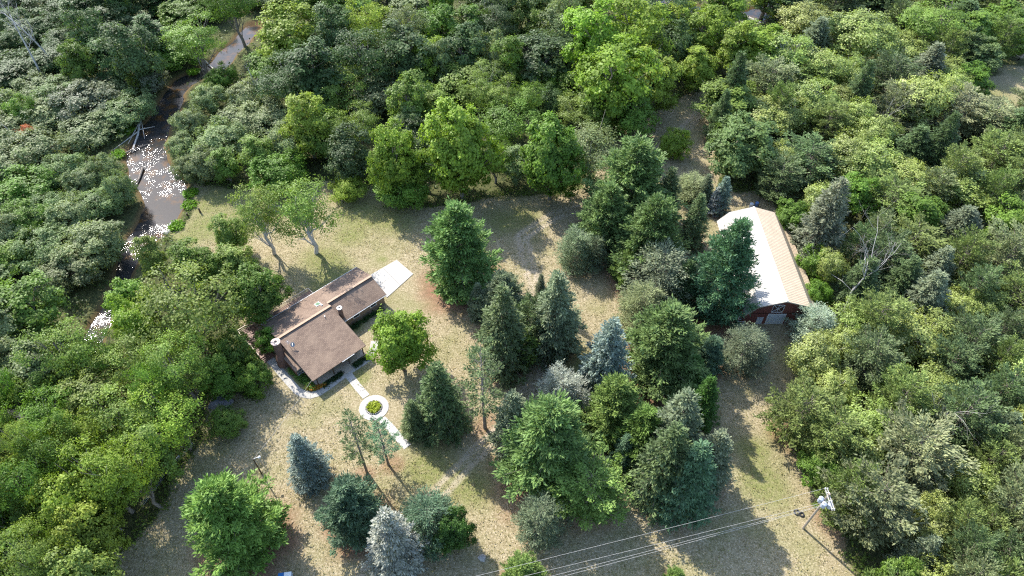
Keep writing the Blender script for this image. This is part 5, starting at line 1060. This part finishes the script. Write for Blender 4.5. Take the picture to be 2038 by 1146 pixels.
log([(-104.0,144.6,.2),(-100.8,148.6,-.2),(-97.8,151.5,-.5)],.24,'dark branch reaching from the left bank into the river',M_BARK)
log([(-95.3,141.0,-.2),(-94.7,136.5,-.3),(-94.9,133.0,.1)],.3,'short dark log standing in the wide pool of the river',M_BARK)
log([(-95.9,194.6,.3),(-92.5,190.8,-.2),(-89.2,187.0,-.3)],.25,'pale bare log across the upper river bend')
log([(78.2,223.4,.1),(82.8,218.5,-.2),(88,216,-.3)],.4,'long pale driftwood log on the far bank at the top right')
log([(76.6,218.2,.1),(81,217.0,-.1),(86.4,219.6,0)],.3,'lower pale driftwood log on the far bank at the top right')
log([(-40.2,138.2,.2),(-38.5,139.6,.4),(-36.2,139.9,.3)],.22,'grey brush log at the wood edge behind the lawn',br=[((-39,139,.3),(-37.5,141,.6)),((-38.5,139.5,.3),(-36.6,138.2,.5))])
# ---------- special bushes ----------
plant('alder',-127.2,150.1,2.8,6,(.36,.13,.06),'orange-leaved bush standing among the grey-green alders at far left',None)
plant('spruce',-106.6,173,2.0,11.5,(.14,.2,.03),'narrow moss-green snag leaning beside the upper river bushes',None).rotation_euler=(R_(4),R_(-9),0)
plant('spruce',48.2,123.5,2.2,8,(.32,.34,.34),'pale silvery sapling at the far left corner of the barn',None)
plant('alder',46.4,128.0,2.4,5,(.36,.36,.35),'silver-leaved bush beside the lane behind the barn',None)
# ---------- ground cover that nobody could count ----------
def forest_pts(n,rng):
    q=np.column_stack([rng.uniform(-175,175,n*3),rng.uniform(28,262,n*3)])
    dlw=np.maximum(sdist(q[:,0],q[:,1],LAWN),sdist(q[:,0],q[:,1],OPENING)); d2=np.minimum(seg_dist(q[:,0],q[:,1],RIVER,False,RW),seg_dist(q[:,0],q[:,1],RIVER_FAR,False,RFW))
    k=(dlw<-.6)&(d2>1.4)&(np.abs(q[:,0])<q[:,1]*.8+70)&~((np.abs(q[:,0]-54.2)<9.5)&(q[:,1]>87)&(q[:,1]<117)); q=q[k][:n]
    return np.column_stack([q,np.zeros(len(q))])
o=leaf_patch('undergrowth',forest_pts,9000,.62,1.1,(.06,.095,.03),None,9,.8,31); tag(o,kind='stuff')
def edge_pts(n,rng):
    q=np.column_stack([rng.uniform(-95,80,n*12),rng.uniform(34,180,n*12)]); d=sdist(q[:,0],q[:,1],LAWN)+wob(q[:,0],q[:,1],.35,2)*2
    d2=seg_dist(q[:,0],q[:,1],RIVER,False,RW); k=(np.abs(d+.8)<1.5)&(d2>1.2)&~((np.abs(q[:,0]-54.2)<9.5)&(q[:,1]>86)&(q[:,1]<117)); q=q[k][:n]; return np.column_stack([q,np.zeros(len(q))])
o=leaf_patch('edge_weeds',edge_pts,2200,.42,.7,(.13,.19,.04),None,10,.5,33); tag(o,kind='stuff')
def multi(L):
    def f(n,rng):
        m=n//len(L); return np.vstack([disc(*l)(m,rng) for l in L])
    return f
o=leaf_patch('bank_grass',multi([(-105.9,157.2,2.6),(-103.5,146.0,1.8),(-79.5,130.5,1.6),(-79.0,118.5,1.5),(-78.3,126,1.4),(-96.5,187,1.5)]),520,.42,.4,(.13,.26,.02),None,10,.35,34); tag(o,kind='stuff')

def lawn_pts(n,rng):
    q=np.column_stack([rng.uniform(-82,75,n*3),rng.uniform(30,180,n*3)]); d=sdist(q[:,0],q[:,1],LAWN)
    ca,sa=math.cos(HA),math.sin(HA); uu=(q[:,0]-hx0)*ca+(q[:,1]-hy0)*sa; vv_=(q[:,0]-hx0)*sa-(q[:,1]-hy0)*ca
    k=(d>.8)&~((uu>-4.5)&(uu<33)&(vv_>-4)&(vv_<20))&~((np.abs(q[:,0]-54.2)<9)&(q[:,1]>87)&(q[:,1]<117))&(np.hypot(q[:,0]+25.85,q[:,1]-68.9)>3.1)&~(np.hypot(q[:,0]+24,q[:,1]-66)<8)
    q=q[k][:n]; return np.column_stack([q,np.zeros(len(q))])
o=leaf_patch('lawn_grass',lawn_pts,16000,.22,.12,(.27,.235,.125),None,4,.3,51); tag(o,kind='stuff')
o=leaf_patch('lawn_grass',lawn_pts,9000,.22,.12,(.18,.19,.075),None,4,.4,52); tag(o,kind='stuff')
o=leaf_patch('fallen_leaves',lawn_pts,4500,.2,.05,(.40,.33,.21),None,2,.4,53); tag(o,kind='stuff')
